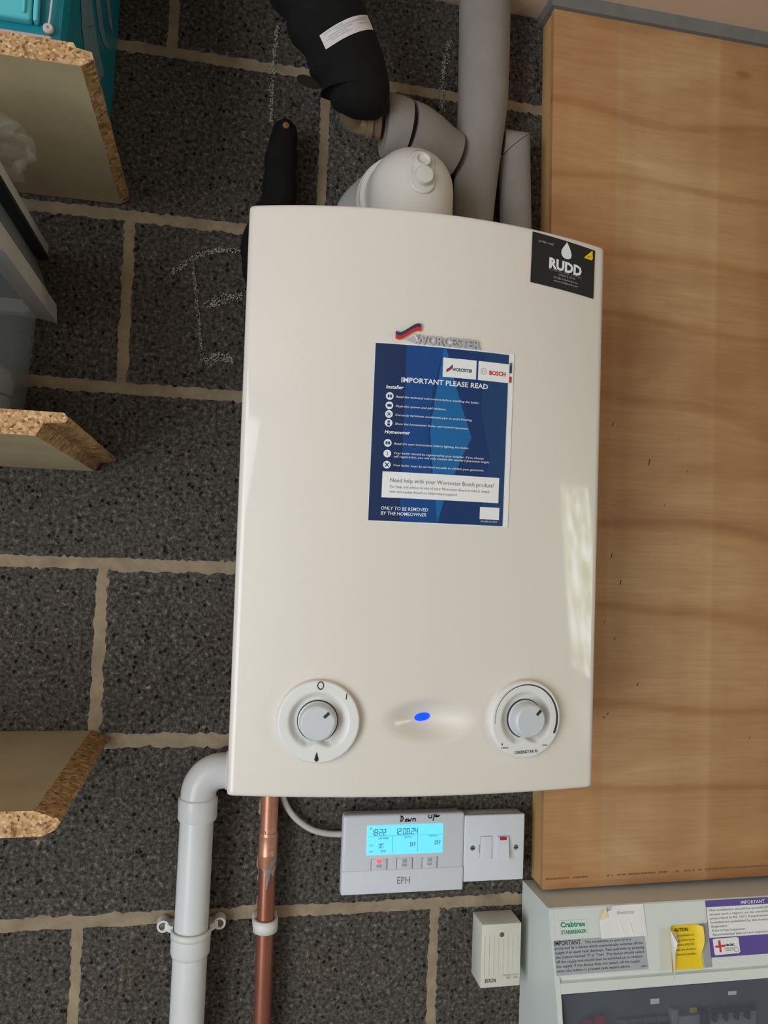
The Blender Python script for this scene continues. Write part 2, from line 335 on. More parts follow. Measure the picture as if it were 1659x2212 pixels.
# ------------------------------------------------------------------ plywood boxing
t = thing('plywood_boxing', 'tall pale brown plywood boxing panel right of the boiler', 'panel', (.56, 0, -.4175))
pl = [(.5724, -.4174), (1.3, -.4095), (1.3, .797), (.5551, .797)]
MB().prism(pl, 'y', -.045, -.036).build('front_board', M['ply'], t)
MB().prism([(.5742, -.4174), (.592, -.4172), (.575, .797), (.5567, .797)], 'y', -.036, -.0022).build('side_board', M['edge_s'], t)
nm = MB(); rnd = random.Random(5)
for x, z, l, ww in [(.6607, .0316, .007, .001), (.675, -.005, .006, .0011), (.715, .165, .009, .0011), (.658, .215, .006, .0008), (.668, -.083, .004, .0009), (.704, -.145, .005, .0010), (.74, .105, .003, .0008), (.775, .155, .003, .0007), (.76, .20, .003, .0007), (.652, -.06, .003, .0007), (.88, -.22, .003, .0008), (.66, -.185, .003, .0012), (.655, -.19, .003, .0012)]:
    nm.add([(x-ww, -.0453, z-l/2), (x+ww*.4, -.0453, z-l/2), (x+ww+.0012, -.0453, z+l/2), (x-ww*.1+.0012, -.0453, z+l/2)], [(0, 1, 2, 3)])
o = nm.build('nail_mark', M['nail'], t); o['kind'] = 'stuff'
sm = MB(); x = .576
while x < .96:
    ww = rnd.choice([.0015, .003, .006]); zz = -.4035+(x-.576)*.012
    if not (.635 < x < .665) and rnd.random() < .8: sm.box(x, x+ww, -.0454, -.0449, zz-.0012, zz+.0010)
    x += ww+.0012
o = sm.build('faded_stamp', mat('faded stamp ink', (128, 92, 60), .7), t); o['kind'] = 'stuff'
# ------------------------------------------------------------------ shelves
def shelf(label, segs, yf, zt, group='chipboard shelves on the left'):
    t = thing('chipboard_shelf', label, 'shelf', (-.3, -yf/2 if yf > 0 else yf/2, zt), group)
    mb = MB(); 
    for prof, ya, yb in segs:
        n = 12; L_ = len(prof)
        rows = []
        for i in range(n+1):
            y = ya+(yb-ya)*i/n; r = []
            for j, (px, pz) in enumerate(prof):
                e = noise.noise((y*60, pz*300, j*7))*.0016 if px > -.2 else 0
                r.append((px+e, y+(noise.noise((px*90, pz*200, 3))*.001 if i in (0,) else 0), pz))
            rows.append(r)
        o = len(mb.v)
        for i in range(n):
            for j in range(L_):
                a, b = prof[j], prof[(j+1) % L_]; hor = abs(a[1]-b[1]) < .003 and abs(a[0]-b[0]) > .1
                v = [rows[i][j], rows[i][(j+1) % L_], rows[i+1][(j+1) % L_], rows[i+1][j]]
                mb.add(v, [(0, 1, 2, 3)], 0 if hor else 2)
        # front face subdivided look from the edge material
        mb.add(rows[0], [list(range(L_))], 1); mb.add(rows[-1], [list(range(L_))[::-1]], 1)
    mb.build('board', [M['board'], M['chip'], M['chipend']], t); return t
LX = -.85
p1 = [(LX, .4825), (-.024, .4833), (-.0215, .479), (-.0075, .477), (-.006, .470), (-.0165, .4622), (LX, .4600)]
p1n = [(LX, .4825), (-.024, .4833), (-.0215, .479), (-.0175, .477), (-.0175, .470), (-.0175, .4622), (LX, .4600)]
shelf('top chipboard shelf with a teal box on it', [(p1, -.305, -.118), (p1n, -.118, -.111), (p1, -.111, -.0022)], -.305, .46)
p2 = [(LX, .1365), (-.0085, .1350), (-.0045, .1305), (-.006, .1268), (-.024, .1245), (-.030, .1135), (LX, .1140)]
shelf('middle chipboard shelf carrying the grey storage tubs', [(p2, -.335, -.0022)], -.335, .114)
p3 = [(LX, -.2115), (-.0185, -.2118), (.002, -.2185), (.0045, -.2225), (.000, -.2290), (-.010, -.2340), (LX, -.2350)]
shelf('bottom chipboard shelf seen from above with an empty top', [(p3, -.312, -.0022)], -.312, -.235)
# ------------------------------------------------------------------ teal box
t = thing('teal_box', 'glossy teal plastic box with grey scuffs on the top shelf', 'box', (-.2, -.15, .4835))
tb = MB(); rows = []
for z, y0, xr in ((.4925, -.272, -.040), (.5, -.279, -.038), (.60, -.282, -.034), (.78, -.285, -.030)):
    c = .008; rows.append([(-.5, y0, z), (xr-c*1.6, y0, z), (xr-c*.5, y0+c*.4, z), (xr, y0+c*1.5, z), (xr+.003, -.02, z), (xr-.006, -.006, z), (-.5, -.006, z)])
tb.grid(rows, 0, False, True); tb.add(rows[0], [list(range(7))]); tb.add(rows[-1], [list(range(7))[::-1]])
tb.build('body', M['teal'], t)
MB().box(-.5, -.0455, -.296, -.01, .4835, .4922, .0015).build('base_strip', M['pale'], t)
MB().box(-.5, -.066, -.290, -.278, .5085, .775, .003).build('front_panel', M['teal_l'], t)  # paler teal paints in the light on the front face
MB().box(-.0645, -.0600, -.2895, -.280, .509, .775, .0015).box(-.073, -.0705, -.293, -.289, .513, .77, .001).build('corner_strip', M['teal_l'], t)
MB().lathe((-.052, -.281, .5065), (.2, -1, 0), [(.0048, 0), (.0048, .003), (.0035, .0045), (.0015, .0045), (.0013, .0030)], 18).build('rivet', M['pale'], t)
MB().tube([(-.051, -.284, .508), (-.0495, -.285, .53), (-.047, -.286, .57), (-.045, -.286, .63)], .0011, 8).build('cord', M['pale'], t)
sc = MB()
def side_x(y, z):
    for (z0, x0), (z1, x1) in zip(((.4925, -.040), (.5, -.038), (.60, -.034), (.78, -.030)), ((.5, -.038), (.60, -.034), (.78, -.030), (.9, -.03))):
        if z <= z1: break
    return x0+(x1-x0)*(z-z0)/(z1-z0)+.003*min(1, max(0, (y+.27)/.25))+.0006
for le, ri in (([(-.28, .63), (-.2335, .5723), (-.2165, .5544), (-.19, .540), (-.1635, .542), (-.11, .560), (-.092, .5767)], [(-.225, .66), (-.185, .605), (-.16, .595), (-.135, .588), (-.12, .585), (-.10, .585), (-.088, .582)]),
               ([(-.20, .66), (-.1675, .618), (-.135, .605), (-.105, .608), (-.075, .622)], [(-.18, .67), (-.145, .635), (-.118, .622), (-.095, .622), (-.070, .628)]),
               ([(-.15, .69), (-.1115, .657), (-.085, .647), (-.060, .650)], [(-.12, .70), (-.095, .672), (-.075, .664), (-.056, .655)])):
    for k_ in range(len(le)-1):
        rows = []
        for i in range(5):
            u = i/4; A = [le[k_][q_]+(le[k_+1][q_]-le[k_][q_])*u for q_ in (0, 1)]; B = [ri[k_][q_]+(ri[k_+1][q_]-ri[k_][q_])*u for q_ in (0, 1)]
            rows.append([(side_x(A[0]+(B[0]-A[0])*t_/3, A[1]+(B[1]-A[1])*t_/3), A[0]+(B[0]-A[0])*t_/3, A[1]+(B[1]-A[1])*t_/3+noise.noise((A[0]*90, t_, k_))*.002) for t_ in range(4)])
        sc.grid(rows)
o = sc.build('scuff_mark', M['scuff'], t); o['kind'] = 'stuff'
# ------------------------------------------------------------------ storage tubs, jar, bag
def shell_tub(mb, z0, z1, xr0, xr1, yb, yf, xl=-.52, th=.003):
    c = .015
    def ring(x, z, o): return [(xl+o, yf+o, z), (x-c-o, yf+o, z), (x-o, yf+c+o, z), (x-o, yb-c-o, z), (x-c-o, yb-o, z), (xl+o, yb-o, z)]
    rows = [ring(xr0, z0, 0), ring(xr1, z1, 0), ring(xr1, z1, th), ring(xr0, z0+th, th)]
    mb.grid(rows, 0, False, True); mb.add(rows[0], [list(range(6))[::-1]]); mb.add(rows[-1], [list(range(6))])
t = thing('storage_tub', 'grey translucent plastic tub with pale rim on the middle shelf', 'tub', (-.3, -.17, .1365))
mb = MB(); shell_tub(mb, .1368, .300, -.110, -.1, -.032, -.322); mb.build('body', M['tub'], t)
mb = MB(); 
mb.prism([(-.104, .2965), (-.0805, .2925), (-.0820, .315), (-.104, .3165)], 'y', -.318, -.028)
mb.prism([(-.52, .2965), (-.0835, .2945), (-.0840, .3145), (-.52, .3165)], 'y', -.335, -.318)
mb.prism([(-.52, .2965), (-.104, .2965), (-.104, .3165), (-.52, .3165)], 'y', -.034, -.026)
mb.build('rim', M['tubrim'], t)
t = thing('white_jar', 'white round jar seen inside the grey translucent tub', 'jar', (-.1565, -.0795, .1405))
MB().lathe((-.1565, -.0795, .1405), (0, 0, 1), [(.036, 0), (.039, .004), (.039, .046), (.037, .048)], 32).build('body', M['jar'], t)
MB().lathe((-.1565, -.0795, .1895), (0, 0, 1), [(.041, 0), (.042, .004), (.042, .018), (.038, .028), (.028, .036), (.01, .040)], 32).build('lid', M['jar'], t)
t = thing('stacking_crate', 'grey crate with black underside rim stacked on the translucent tub', 'crate', (-.3, -.17, .3168))
mb = MB(); rows = []
for z, x in ((.3168, -.0875), (.37, -.1085)): rows.append([(-.5, -.31, z), (x, -.31, z), (x, -.03, z), (-.5, -.03, z)])
mb.grid(rows, 0, False, True); mb.add(rows[0], [(0, 1, 2, 3)]); mb.add(rows[1], [(3, 2, 1, 0)]); mb.build('body', M['tubin'], t)
MB().box(-.5, -.0955, -.318, -.026, .3702, .377, .001).build('rim', M['tubdark'], t)
MB().box(-.5, -.0965, -.32, -.024, .3772, .3905, .0015).build('lid', M['tubrim'], t)
t = thing('plastic_bag', 'crumpled clear plastic bag under the top shelf', 'bag', (-.13, -.22, .391))
mb = MB(); rows = []
for j in range(21):
    ph = PI*j/20; r = []
    for i in range(36):
        th = 2*PI*i/36; d = Vector((math.sin(ph)*math.cos(th), math.sin(ph)*math.sin(th), -math.cos(ph)))
        k = 1+.38*noise.noise(d*2.6)+.22*noise.noise(d*6)
        r.append((-.135+d.x*.056*k, -.22+d.y*.06*k, max(.3908, .419+d.z*.034*k)))
    rows.append(r)
mb.grid(rows, 0, False, True); mb.build('film', M['bag'], t)
# ------------------------------------------------------------------ boiler
BZ0, BZ1 = -.2212, .3740
def lx(z): return .1478-.0041*(z-BZ0)/(BZ1-BZ0)
def rx(z): return .5368
def fy(x, z):
    a, b = lx(z), rx(z); u = (x-(a+b)/2)/((b-a)/2); bow = .019+.018*(z-BZ0)/(BZ1-BZ0)
    y = -.252-bow*(1-u*u)
    q = ((x-.3475)/.052)**2+((z+.1445)/.0250)**2
    if q < 1: y += .0155*(1-q)**2
    return y
boiler = thing('boiler', 'white wall hung boiler with curved front and two dials', 'boiler', (.342, 0, BZ0))
pm = MB(); rows = []
NX, NZ, r = 130, 190, .004
zs = [(BZ0, r), (BZ0+.0006, r*.45), (BZ0+.0022, r*.1)]+[(BZ0+.004+(BZ1-BZ0-.008)*j/NZ, 0) for j in range(NZ+1)]+[(BZ1-.0022, r*.1), (BZ1-.0006, r*.45), (BZ1, r)]
for z, ins in zs:
    a, b = lx(z)+ins*.5, rx(z)-ins*.5; row = [(a, -.238, z)]
    ya = fy(a, z)+ins*.5; row += [(a, ya+r, z), (a+r*.12, ya+r*.5, z), (a+r*.45, ya+r*.13, z)]
    for i in range(NX+1):
        x = a+r+(b-a-2*r)*i/NX; row.append((x, fy(x, z)+ins*.5, z))
    yb = fy(b, z)+ins*.5; row += [(b-r*.45, yb+r*.13, z), (b-r*.12, yb+r*.5, z), (b, yb+r, z), (b, -.238, z)]
    rows.append(row)
pm.grid(rows); pm.add(rows[0], [list(range(len(rows[0])))]); pm.add(rows[-1], [list(range(len(rows[-1])))[::-1]])
bk = [rows[0][0], rows[0][-1], rows[-1][-1], rows[-1][0]]; pm.add(bk, [(0, 1, 2, 3)])
panel = pm.build('front_panel', M['white'], boiler)
MB().box(.1505, .5340, -.2365, -.085, BZ0+.004, BZ1-.003, .002).build('casing', M['case'], boiler)
MB().box(.20, .24, -.085, -.0022, -.1, .33).box(.36, .40, -.085, -.0022, -.1, .33).build('wall_bracket', M['case'], boiler)
def on(off):
    return lambda x, z: (x, fy(x, z)-off, z)
# ---- dials
def dial(cx, cz, R, ang, first):
    y0 = fy(cx, cz); slope = (fy(cx+.02, cz)-fy(cx-.02, cz))/.04
    d = MB(); rows = []; RS = [0, .3, .42, .46, .50, .54, .58, .62, .66, .70, .73, .76, .80, .86, .92, .95, .97, .985, 1.0, 1.0]
    for q, rr in enumerate(RS):
        row = []
        for k in range(72):
            th = 2*PI*k/72; bot = math.exp(-((th-1.5*PI)/.42)**2)
            rin = .74-.20*bot; w_ = .20 if bot < .2 else .12
            s = max(0, min(1, (rr-(rin-w_))/w_)); s = s*s*(3-2*s)
            side = math.exp(-(math.sin(th/1)/.5)**2) if math.cos(th) > 0 else 0
            deep = .0070+.0007*side
            h = .0078-deep*(1-s)
            if rr >= .95: e = (rr-.95)/.05; h = .0078*math.sqrt(max(0, 1-e*e)) if q < len(RS)-1 else -.001
            x = cx+rr*R*math.cos(th); z = cz+rr*R*math.sin(th)
            row.append((x, y0+slope*(x-cx)-h, z))
        rows.append(row)
    d.grid(rows, 0, True, True); o = d.build('dial', M['dial'], boiler)
    k = MB(); ax = Vector((slope, -1, 0)).normalized()
    k.lathe((cx, y0, cz), ax, [(R*.47, .0008), (R*.47, .0035), (R*.445, .0040), (R*.435, .0125), (R*.41, .0155), (R*.37, .0165)], 48)
    ko = k.build('knob', M['knob'], o)
    MB().lathe((cx, y0, cz), ax, [(R*.495, .0005), (R*.495, .0022)], 48).build('shadow_gap', M['dark'], o)
    u = Vector((1, slope, 0)).normalized(); v = Vector((0, 0, 1)); c = Vector((cx, y0, cz))
    def kp(a, b, h): return c+u*a+v*b+ax*h
    ca, sa = math.cos(ang), math.sin(ang); m_ = MB(); q = []
    for h in (.0158, .0170):
        for a, b in ((.21, -.035), (.37, -.035), (.37, .035), (.21, .035)): q.append(kp(R*(a*ca-b*sa), R*(a*sa+b*ca), h))
    m_.add(q, [(0, 1, 2, 3), (4, 5, 6, 7), (0, 1, 5, 4), (1, 2, 6, 5), (2, 3, 7, 6), (3, 0, 4, 7)]); m_.build('pointer_mark', M['dark'], o)
    mp = lambda a, b: (a, y0+slope*(a-cx)-.0081, b)
    return o, mp
d1, mp1 = dial(.2328, -.1448, .0412, PI/4, True)
def ringpts(mp, cx, cz, r0, r1, a0, a1, n=24):
    return [mp(cx+r0*math.cos(a0+(a1-a0)*i/n), cz+r0*math.sin(a0+(a1-a0)*i/n)) for i in range(n+1)], [mp(cx+(r1[0]+(r1[1]-r1[0])*i/n)*math.cos(a0+(a1-a0)*i/n), cz+(r1[0]+(r1[1]-r1[0])*i/n)*math.sin(a0+(a1-a0)*i/n)) for i in range(n+1)]
a, b = [[mp1(.2334+k*math.cos(2*PI*i/20)*.8, -.1092+k*math.sin(2*PI*i/20)) for i in range(21)] for k in (.0030, .0042)]
MB().grid([a, b], 0, False).build('off_symbol', M['dark'], d1)
poly('on_symbol', M['black'], d1, mp1, [(.2585, -.1222), (.2594, -.1222), (.2598, -.1165), (.2589, -.1165)])
poly('drop_symbol', M['black'], d1, mp1, [(.2322, -.1737), (.2306, -.1790), (.2300, -.1812), (.2308, -.1828), (.2322, -.1834), (.2336, -.1828), (.2344, -.1812), (.2338, -.1790)])
d2, mp2 = dial(.4498, -.1435, .0408, PI/4, False)
n = 40; o_, i_ = [], []
for i in range(n+1):
    th = math.radians(185-210*i/n); wd = .0003+.0022*(i/n)**1.3; R0 = .0358
    o_.append(mp2(.4498+(R0+wd*.5)*math.cos(th), -.1435+(R0+wd*.5)*math.sin(th))); i_.append(mp2(.4498+(R0-wd*.5)*math.cos(th), -.1435+(R0-wd*.5)*math.sin(th)))
MB().grid([o_, i_], 0, False).build('scale_arc', M['dark'], d2)
text('reset', 'lettering', M['dark'], d2, mp2, .4215, -.1722, .0082, .0019, .01)
text('max', 'lettering', M['dark'], d2, mp2, .4690, -.1712, .0062, .0017, .01)
poly('mark', M['dark'], d2, mp2, [(.4222, -.1690), (.4232, -.1690), (.4232, -.1668), (.4222, -.1668)])
text('GREENSTAR Ri', 'lettering', M['dark'], d2, mp2, .4372, -.1785, .0265, .0030, .012, rot=.03)
# ---- blue lamp in the dimple
rows = []
for j in range(9):
    ph = PI/2*j/8; rows.append([(.3392+.0110*math.cos(ph)*math.cos(2*PI*i/40), fy(.3392, -.1424)-.0001-.0014*math.sin(ph), -.1424+.0054*math.cos(ph)*math.sin(2*PI*i/40)) for i in range(40)])
lm = MB(); lm.add([(p[0], p[1]+.004, p[2]) for p in rows[0]], [list(range(40))]); rr = [[(p[0], p[1]+.004, p[2]) for p in rows[0]]]+rows
lm.grid(rr, 0, True, True); lm.build('indicator_lamp', M['led'], boiler)
# ---- chrome name badge above the sheet
def solid_text(body, name, m, parent, mp, x, z, w_, h, depth, bold=.0):
    cu = bpy.data.curves.new('t', 'FONT'); cu.body = body; cu.size = 1; cu.offset = bold; cu.resolution_u = 3; cu.extrude = .5; cu.bevel_depth = .012
    o = bpy.data.objects.new('t', cu); me = bpy.data.meshes.new_from_object(o); vs = [v.co.copy() for v in me.vertices]; fs = [tuple(p.vertices) for p in me.polygons]
    bpy.data.objects.remove(o); bpy.data.curves.remove(cu); bpy.data.meshes.remove(me)
    x0 = min(v.x for v in vs); x1 = max(v.x for v in vs); sx = w_/(x1-x0); sy = h/.70; out = []
    for v in vs:
        p = mp(x+(v.x-x0)*sx, z+v.y*sy); out.append((p[0], p[1]-(v.z+.5)*depth, p[2]))
    m_ = MB(); m_.add(out, fs); return m_.build(name, m, parent)
badge = solid_text('WORCESTER', 'name_badge', M['chrome'], boiler, on(0), .3135, .2372, .0695, .0085, .0034, .02)
def swoosh(mb, off0, off1, dy, x0=.2940, sc=1.0, z0=.2420):
    rows = []
    for i in range(17):
        u = i/16; x = x0+u*.0252*sc; zc = z0+sc*(.0004+.0122*(u*u*(3-2*u))+(.0022*(1-u*6) if u < .166 else 0)-(.0012*(u-.85)/.15 if u > .85 else 0))
        rows.append([(x, zc+off0*sc), (x, zc+off1*sc)])
    return rows
for nm_, a0, a1, m_ in (('blue_stripe', .0005, .0036, 'nblue'), ('red_stripe', -.0032, .0003, 'red')):
    rs = swoosh(None, a0, a1, 0); q = MB()
    fr = [[(p[0], fy(*p)-.0036, p[1]) for p in r] for r in rs]; bk = [[(p[0], fy(*p)+.0002, p[1]) for p in r] for r in rs]
    q.grid([[r[0] for r in fr], [r[1] for r in fr]], 0, False); q.grid([[r[0] for r in fr], [r[0] for r in bk]], 0, False); q.grid([[r[1] for r in fr], [r[1] for r in bk]], 0, False)
    q.grid([fr[0], bk[0]], 0, False); q.grid([fr[-1], bk[-1]], 0, False); q.build(nm_, M[m_], badge)
# wedge under the swoosh tip that joins the W
wdg = poly('badge_wedge', M['chrome'], badge, on(.0022), [(.3040, .2405), (.3150, .2375), (.3185, .2475)], .0022)
# ---- blue instruction sheet
SX0, SX1, SZ0, SZ1 = .2742, .4186, .0560, .2352
sw, sh = SX1-SX0, SZ1-SZ0
def sp(off):
    # u right 0..1, v down 0..1 on the sheet
    def f(u, v):
        x = SX0+u*sw; z = SZ1-v*sh; return (x, fy(x, z)-off, z)
    return f
st = sheet('instruction_sheet', M['paper'], boiler, on(.0010), SX0-.0008, SX1+.0042, SZ0-.0012, SZ1+.0016, 24, 2, .0004)
def sq(name, m, u0, u1, v0, v1, off, nx=12, parent=None):
    f = sp(off); return sheet(name, m, parent or st, lambda a, b: f(a, b), u0, u1, v0, v1, nx, 1, .00015)
sq('blue_ground', M['navy'], 0, .985, 0, 1, .0013, 20)
P = lambda name, m, pts, off: poly(name, m, st, sp(off), pts, .0001)
def facet(m, le, ri, off):
    def at(pl, v):
        for (u0, v0), (u1, v1) in zip(pl, pl[1:]):
            if v0 <= v <= v1: return u0+(u1-u0)*(v-v0)/max(1e-6, v1-v0)
        return pl[-1][0]
    f = sp(off); q = MB(); q.grid([[f(at(le, j/40)+(at(ri, j/40)-at(le, j/40))*i/6, j/40) for i in range(7)] for j in range(41)], 0, False); return q.build('blue_facet', m, st)
facet(M['blue0'], [(0, 0), (0, 1)], [(.21, 0), (.215, 1)], .00155)
facet(M['blue1'], [(.22, 0), (.22, 1)], [(.49, 0), (.42, .25), (.40, .5), (.44, .78), (.50, 1)], .00155)
facet(M['blue2'], [(.485, 0), (.47, .10), (.44, .27), (.41, .48), (.44, .70), (.47, .88), (.49, 1)], [(.505, 0), (.56, .14), (.62, .29), (.72, .50), (.62, .68), (.53, .88), (.492, 1)], .0017)
facet(M['nblue2'], [(.80, 0), (.78, .35), (.86, .6), (.80, 1)], [(.985, 0), (.985, 1)], .0016)
sq('logo_panel', M['paper'], .485, .735, .055, .165, .0019, 6)
sq('logo_panel', M['paper'], .750, .992, .055, .165, .0019, 6)
sq('colour_bar', M['nblue'], .996, 1.012, .055, .105, .0019, 1); sq('colour_bar', M['red'], .996, 1.012, .125, .160, .0019, 1); sq('colour_bar', M['green'], .996, 1.012, .045, .060, .00195, 1)
def tx(body, u, v, uw, vh, m='print_w', bold=.0, align='L', shear=0, off=.0019, lh=1.0):
    g = sp(off); return text(body, 'lettering', M[m], st, lambda a, b: g((a)/sw, (-b)/sh), u*sw, -v*sh, uw*sw if uw else None, vh*sh, bold, align, shear, 0, lh)
tx('WORCESTER', .555, .127, .150, .018, 'nblue', .03, off=.0021)
P('logo_stripe', M['nblue'], [(.510, .122), (.535, .108), (.553, .092), (.560, .092), (.553, .104), (.535, .117), (.512, .130)], .0021)
P('logo_stripe', M['red'], [(.510, .131), (.535, .118), (.553, .105), (.560, .103), (.553, .115), (.535, .127), (.512, .138)], .0021)
tx('BOSCH', .835, .128, .128, .024, 'red', .035, off=.0021)
for r0, r1, nm_ in ((.0028, .0034, 'grey'), ):
    cx_, cz_ = SX0+.792*sw, SZ1-.112*sh; f = on(.0021)
    MB().grid([[f(cx_+k*math.cos(2*PI*i/24), cz_+k*math.sin(2*PI*i/24)) for i in range(25)] for k in (r0, r1)], 0, False).build('logo_ring', M['lgrey'], st)
    MB().grid([[f(cx_+s_, cz_-.0018), f(cx_+s_, cz_+.0018)] for s_ in (-.0016, -.0008)], 0, False).build('logo_ring', M['lgrey'], st)
    MB().grid([[f(cx_+s_, cz_-.0018), f(cx_+s_, cz_+.0018)] for s_ in (.0008, .0016)], 0, False).build('logo_ring', M['lgrey'], st)
tx('IMPORTANT PLEASE READ', .190, .213, .640, .028, bold=.022)
tx('Installer', .085, .253, .125, .019, bold=.025, shear=.15)
tx('Homeowner', .088, .507, .180, .019, bold=.025, shear=.15)
for v_, s_ in ((.295, 'Read the technical instructions before installing the boiler.'), (.348, 'Flush the system and add inhibitor.'), (.398, 'Correctly terminate condensate pipe to avoid freezing.'), (.448, 'Show the homeowner boiler and control operation.'),
               (.560, 'Read the user instructions before lighting the boiler.'), (.6135, 'Your boiler should be registered by your installer. If you choose'), (.6325, 'self registration, you will only receive the standard guarantee length.'), (.682, 'Your boiler must be serviced annually to validate your guarantee.')):
    wmap = {.295: .610, .348: .365, .398: .560, .448: .535, .560: .545, .6135: .660, .6325: .705, .682: .665}
    tx(s_, .158, v_+.008, wmap[v_], .0118, bold=.004, shear=.2)
g_ = ['book', 'tap', 'snow', 'panel', 'book', 'info', 'tools']
for k_, v_ in zip(g_, (.296, .349, .398, .448, .561, .621, .684)):
    cx_, cz_ = SX0+.113*sw, SZ1-v_*sh; R_ = .0039
    poly('icon_disc', M['print_w'], st, on(.0019), [(cx_+R_*math.cos(2*PI*i/24), cz_+R_*math.sin(2*PI*i/24)) for i in range(24)], .0001)
    f = on(.0021); q = MB()
    def qd(a, b, c, d): q.add([f(cx_+a, cz_+c), f(cx_+b, cz_+c), f(cx_+b, cz_+d), f(cx_+a, cz_+d)], [(0, 1, 2, 3)])
    if k_ == 'book': qd(-.0022, -.0003, -.0015, .0015); qd(.0003, .0022, -.0015, .0015)
    elif k_ == 'tap': qd(-.0022, .0022, -.0014, .0012)
    elif k_ == 'snow':
        for a_ in range(4): c_, s_ = math.cos(a_*PI/4), math.sin(a_*PI/4); q.add([f(cx_+.0026*c_-.0002*s_, cz_+.0026*s_+.0002*c_), f(cx_+.0026*c_+.0002*s_, cz_+.0026*s_-.0002*c_), f(cx_-.0026*c_+.0002*s_, cz_-.0026*s_-.0002*c_), f(cx_-.0026*c_-.0002*s_, cz_-.0026*s_+.0002*c_)], [(0, 1, 2, 3)])
    elif k_ == 'panel': qd(-.0013, .0013, -.0027, -.0006); qd(-.0013, .0013, .0002, .0024)
    elif k_ == 'info': qd(-.0003, .0003, -.0018, .0010); qd(-.0003, .0003, .0014, .0020)
    else:
        for a_ in (1, 3): c_, s_ = math.cos(a_*PI/4), math.sin(a_*PI/4); q.add([f(cx_+.0028*c_-.0005*s_, cz_+.0028*s_+.0005*c_), f(cx_+.0028*c_+.0005*s_, cz_+.0028*s_-.0005*c_), f(cx_-.0028*c_+.0005*s_, cz_-.0028*s_-.0005*c_), f(cx_-.0028*c_-.0005*s_, cz_-.0028*s_+.0005*c_)], [(0, 1, 2, 3)])
    q.build('icon', M['navy'], st)
sq('help_panel', M['paper'], .085, .945, .722, .868, .0019, 14)
tx('Need help with your Worcester Bosch product?', .140, .780, .765, .0235, 'grey', .002, off=.0021)
tx('For help and advice on any of your Worcester Bosch products simply', .140, .812, .735, .0145, 'grey', off=.0021, shear=.15)
tx('visit worcester-bosch.co.uk/product-support', .140, .840, .490, .0145, 'grey', off=.0021, shear=.15)
tx('ONLY TO BE REMOVED', .085, .937, .335, .019, bold=.008, shear=.08)
tx('BY THE HOMEOWNER', .085, .966, .325, .019, bold=.008, shear=.08)
sq('code_panel', M['paper'], .805, .955, .895, .965, .0019, 3)
tx('8716 000 012 (2017)', .815, .982, .125, .009, 'print_w')
# ---- installer card
cdx = [(.4408, .3708), (.5180, .3668), (.5172, .3125), (.4404, .3166)]
def cp(off):
    def f(u, v):   # u right, v down 0..1
        x = .4395+.0825*u-.0006*v; z = .3705-.0034*u-(.0542)*v; return (x, fy(x, z)-off, z)
    return f
ck = sheet('installer_card', M['card'], boiler, cp(.0010), 0, 1, 0, 1, 12, 2, .0006)
def ct(body, u, v, uw, vh, m='print_w', bold=0, align='C', sh_=0):
    g = cp(.0012); return text(body, 'lettering', M[m], ck, lambda a, b: g(a/.0825, -b/.0542), u*.0825, -v*.0542, uw*.0825 if uw else None, vh*.0542, bold, align, sh_)
poly('drop_logo', M['print_w'], ck, cp(.0012), [(.530, .02), (.475, .14), (.448, .21), (.445, .27), (.463, .325), (.49, .352), (.53, .365), (.57, .352), (.597, .325), (.610, .27), (.602, .21), (.578, .13)], .0001)
ct('RUDD', .525, .622, .520, .195, bold=.045)
ct('jordan rudd', .205, .172, .235, .050, 'lgrey', sh_=.3)
ct('P L U M B I N G   A N D   H E A T I N G', .53, .672, .52, .028, 'lgrey')
ct('07800 817796', .55, .735, .26, .038, 'lgrey')
ct('info@ruddplumb.com', .535, .805, .39, .038, 'lgrey')
ct('www.ruddplumb.com', .535, .875, .38, .042, 'lgrey')
poly('yellow_triangle', M['yellow'], ck, cp(.0012), [(.955, .02), (.965, .19), (.945, .225), (.82, .225), (.83, .195)], .0001)
ct('gas', .905, .175, .06, .03, 'dark')
# ------------------------------------------------------------------ flue turret
t = thing('flue_turret', 'white domed flue elbow on top of the boiler', 'flue', (.333, -.15, .372))
fm = MB(); cx, cyy, r = .3345, -.150, .0508; rows = []
prof = [(r+.002, .3742), (r+.002, .380), (r, .382), (r, .456)]+[(r*math.cos(PI/2*i/12), .456+r*math.sin(PI/2*i/12)) for i in range(1, 13)]
fm.lathe((cx, cyy, 0), (0, 0, 1), prof, 48); fm.build('dome', M['flue'], t)
fp = MB(); fp.lathe((cx, -.15, .462), (0, 1, .06), [(.046, .0), (.0505, .035), (.0525, .042), (.057, .075), (.068, .110), (.074, .1475)], 48); fp.build('wall_pipe', M['flue_g'], t)
MB().lathe((cx, -.15, .462), (0, 1, .06), [(.0515, .036), (.0560, .0365), (.0560, .0445), (.0535, .045)], 48).build('clamp_ring', M['flue'], t)
MB().lathe((cx, -.15, .462), (0, 1, .06), [(.0570, .047), (.0585, .0475), (.0585, .050), (.0565, .0505)], 48).build('seal_ring', M['flue_g'], t)
def cap(x, z, r_):
    y = cyy-math.sqrt(max(1e-6, r*r-(x-cx)**2-max(0, z-.456)**2)); nrm = Vector((x-cx, y-cyy, max(0, z-.456))).normalized()
    c_ = Vector((x, y, z)); return c_, nrm
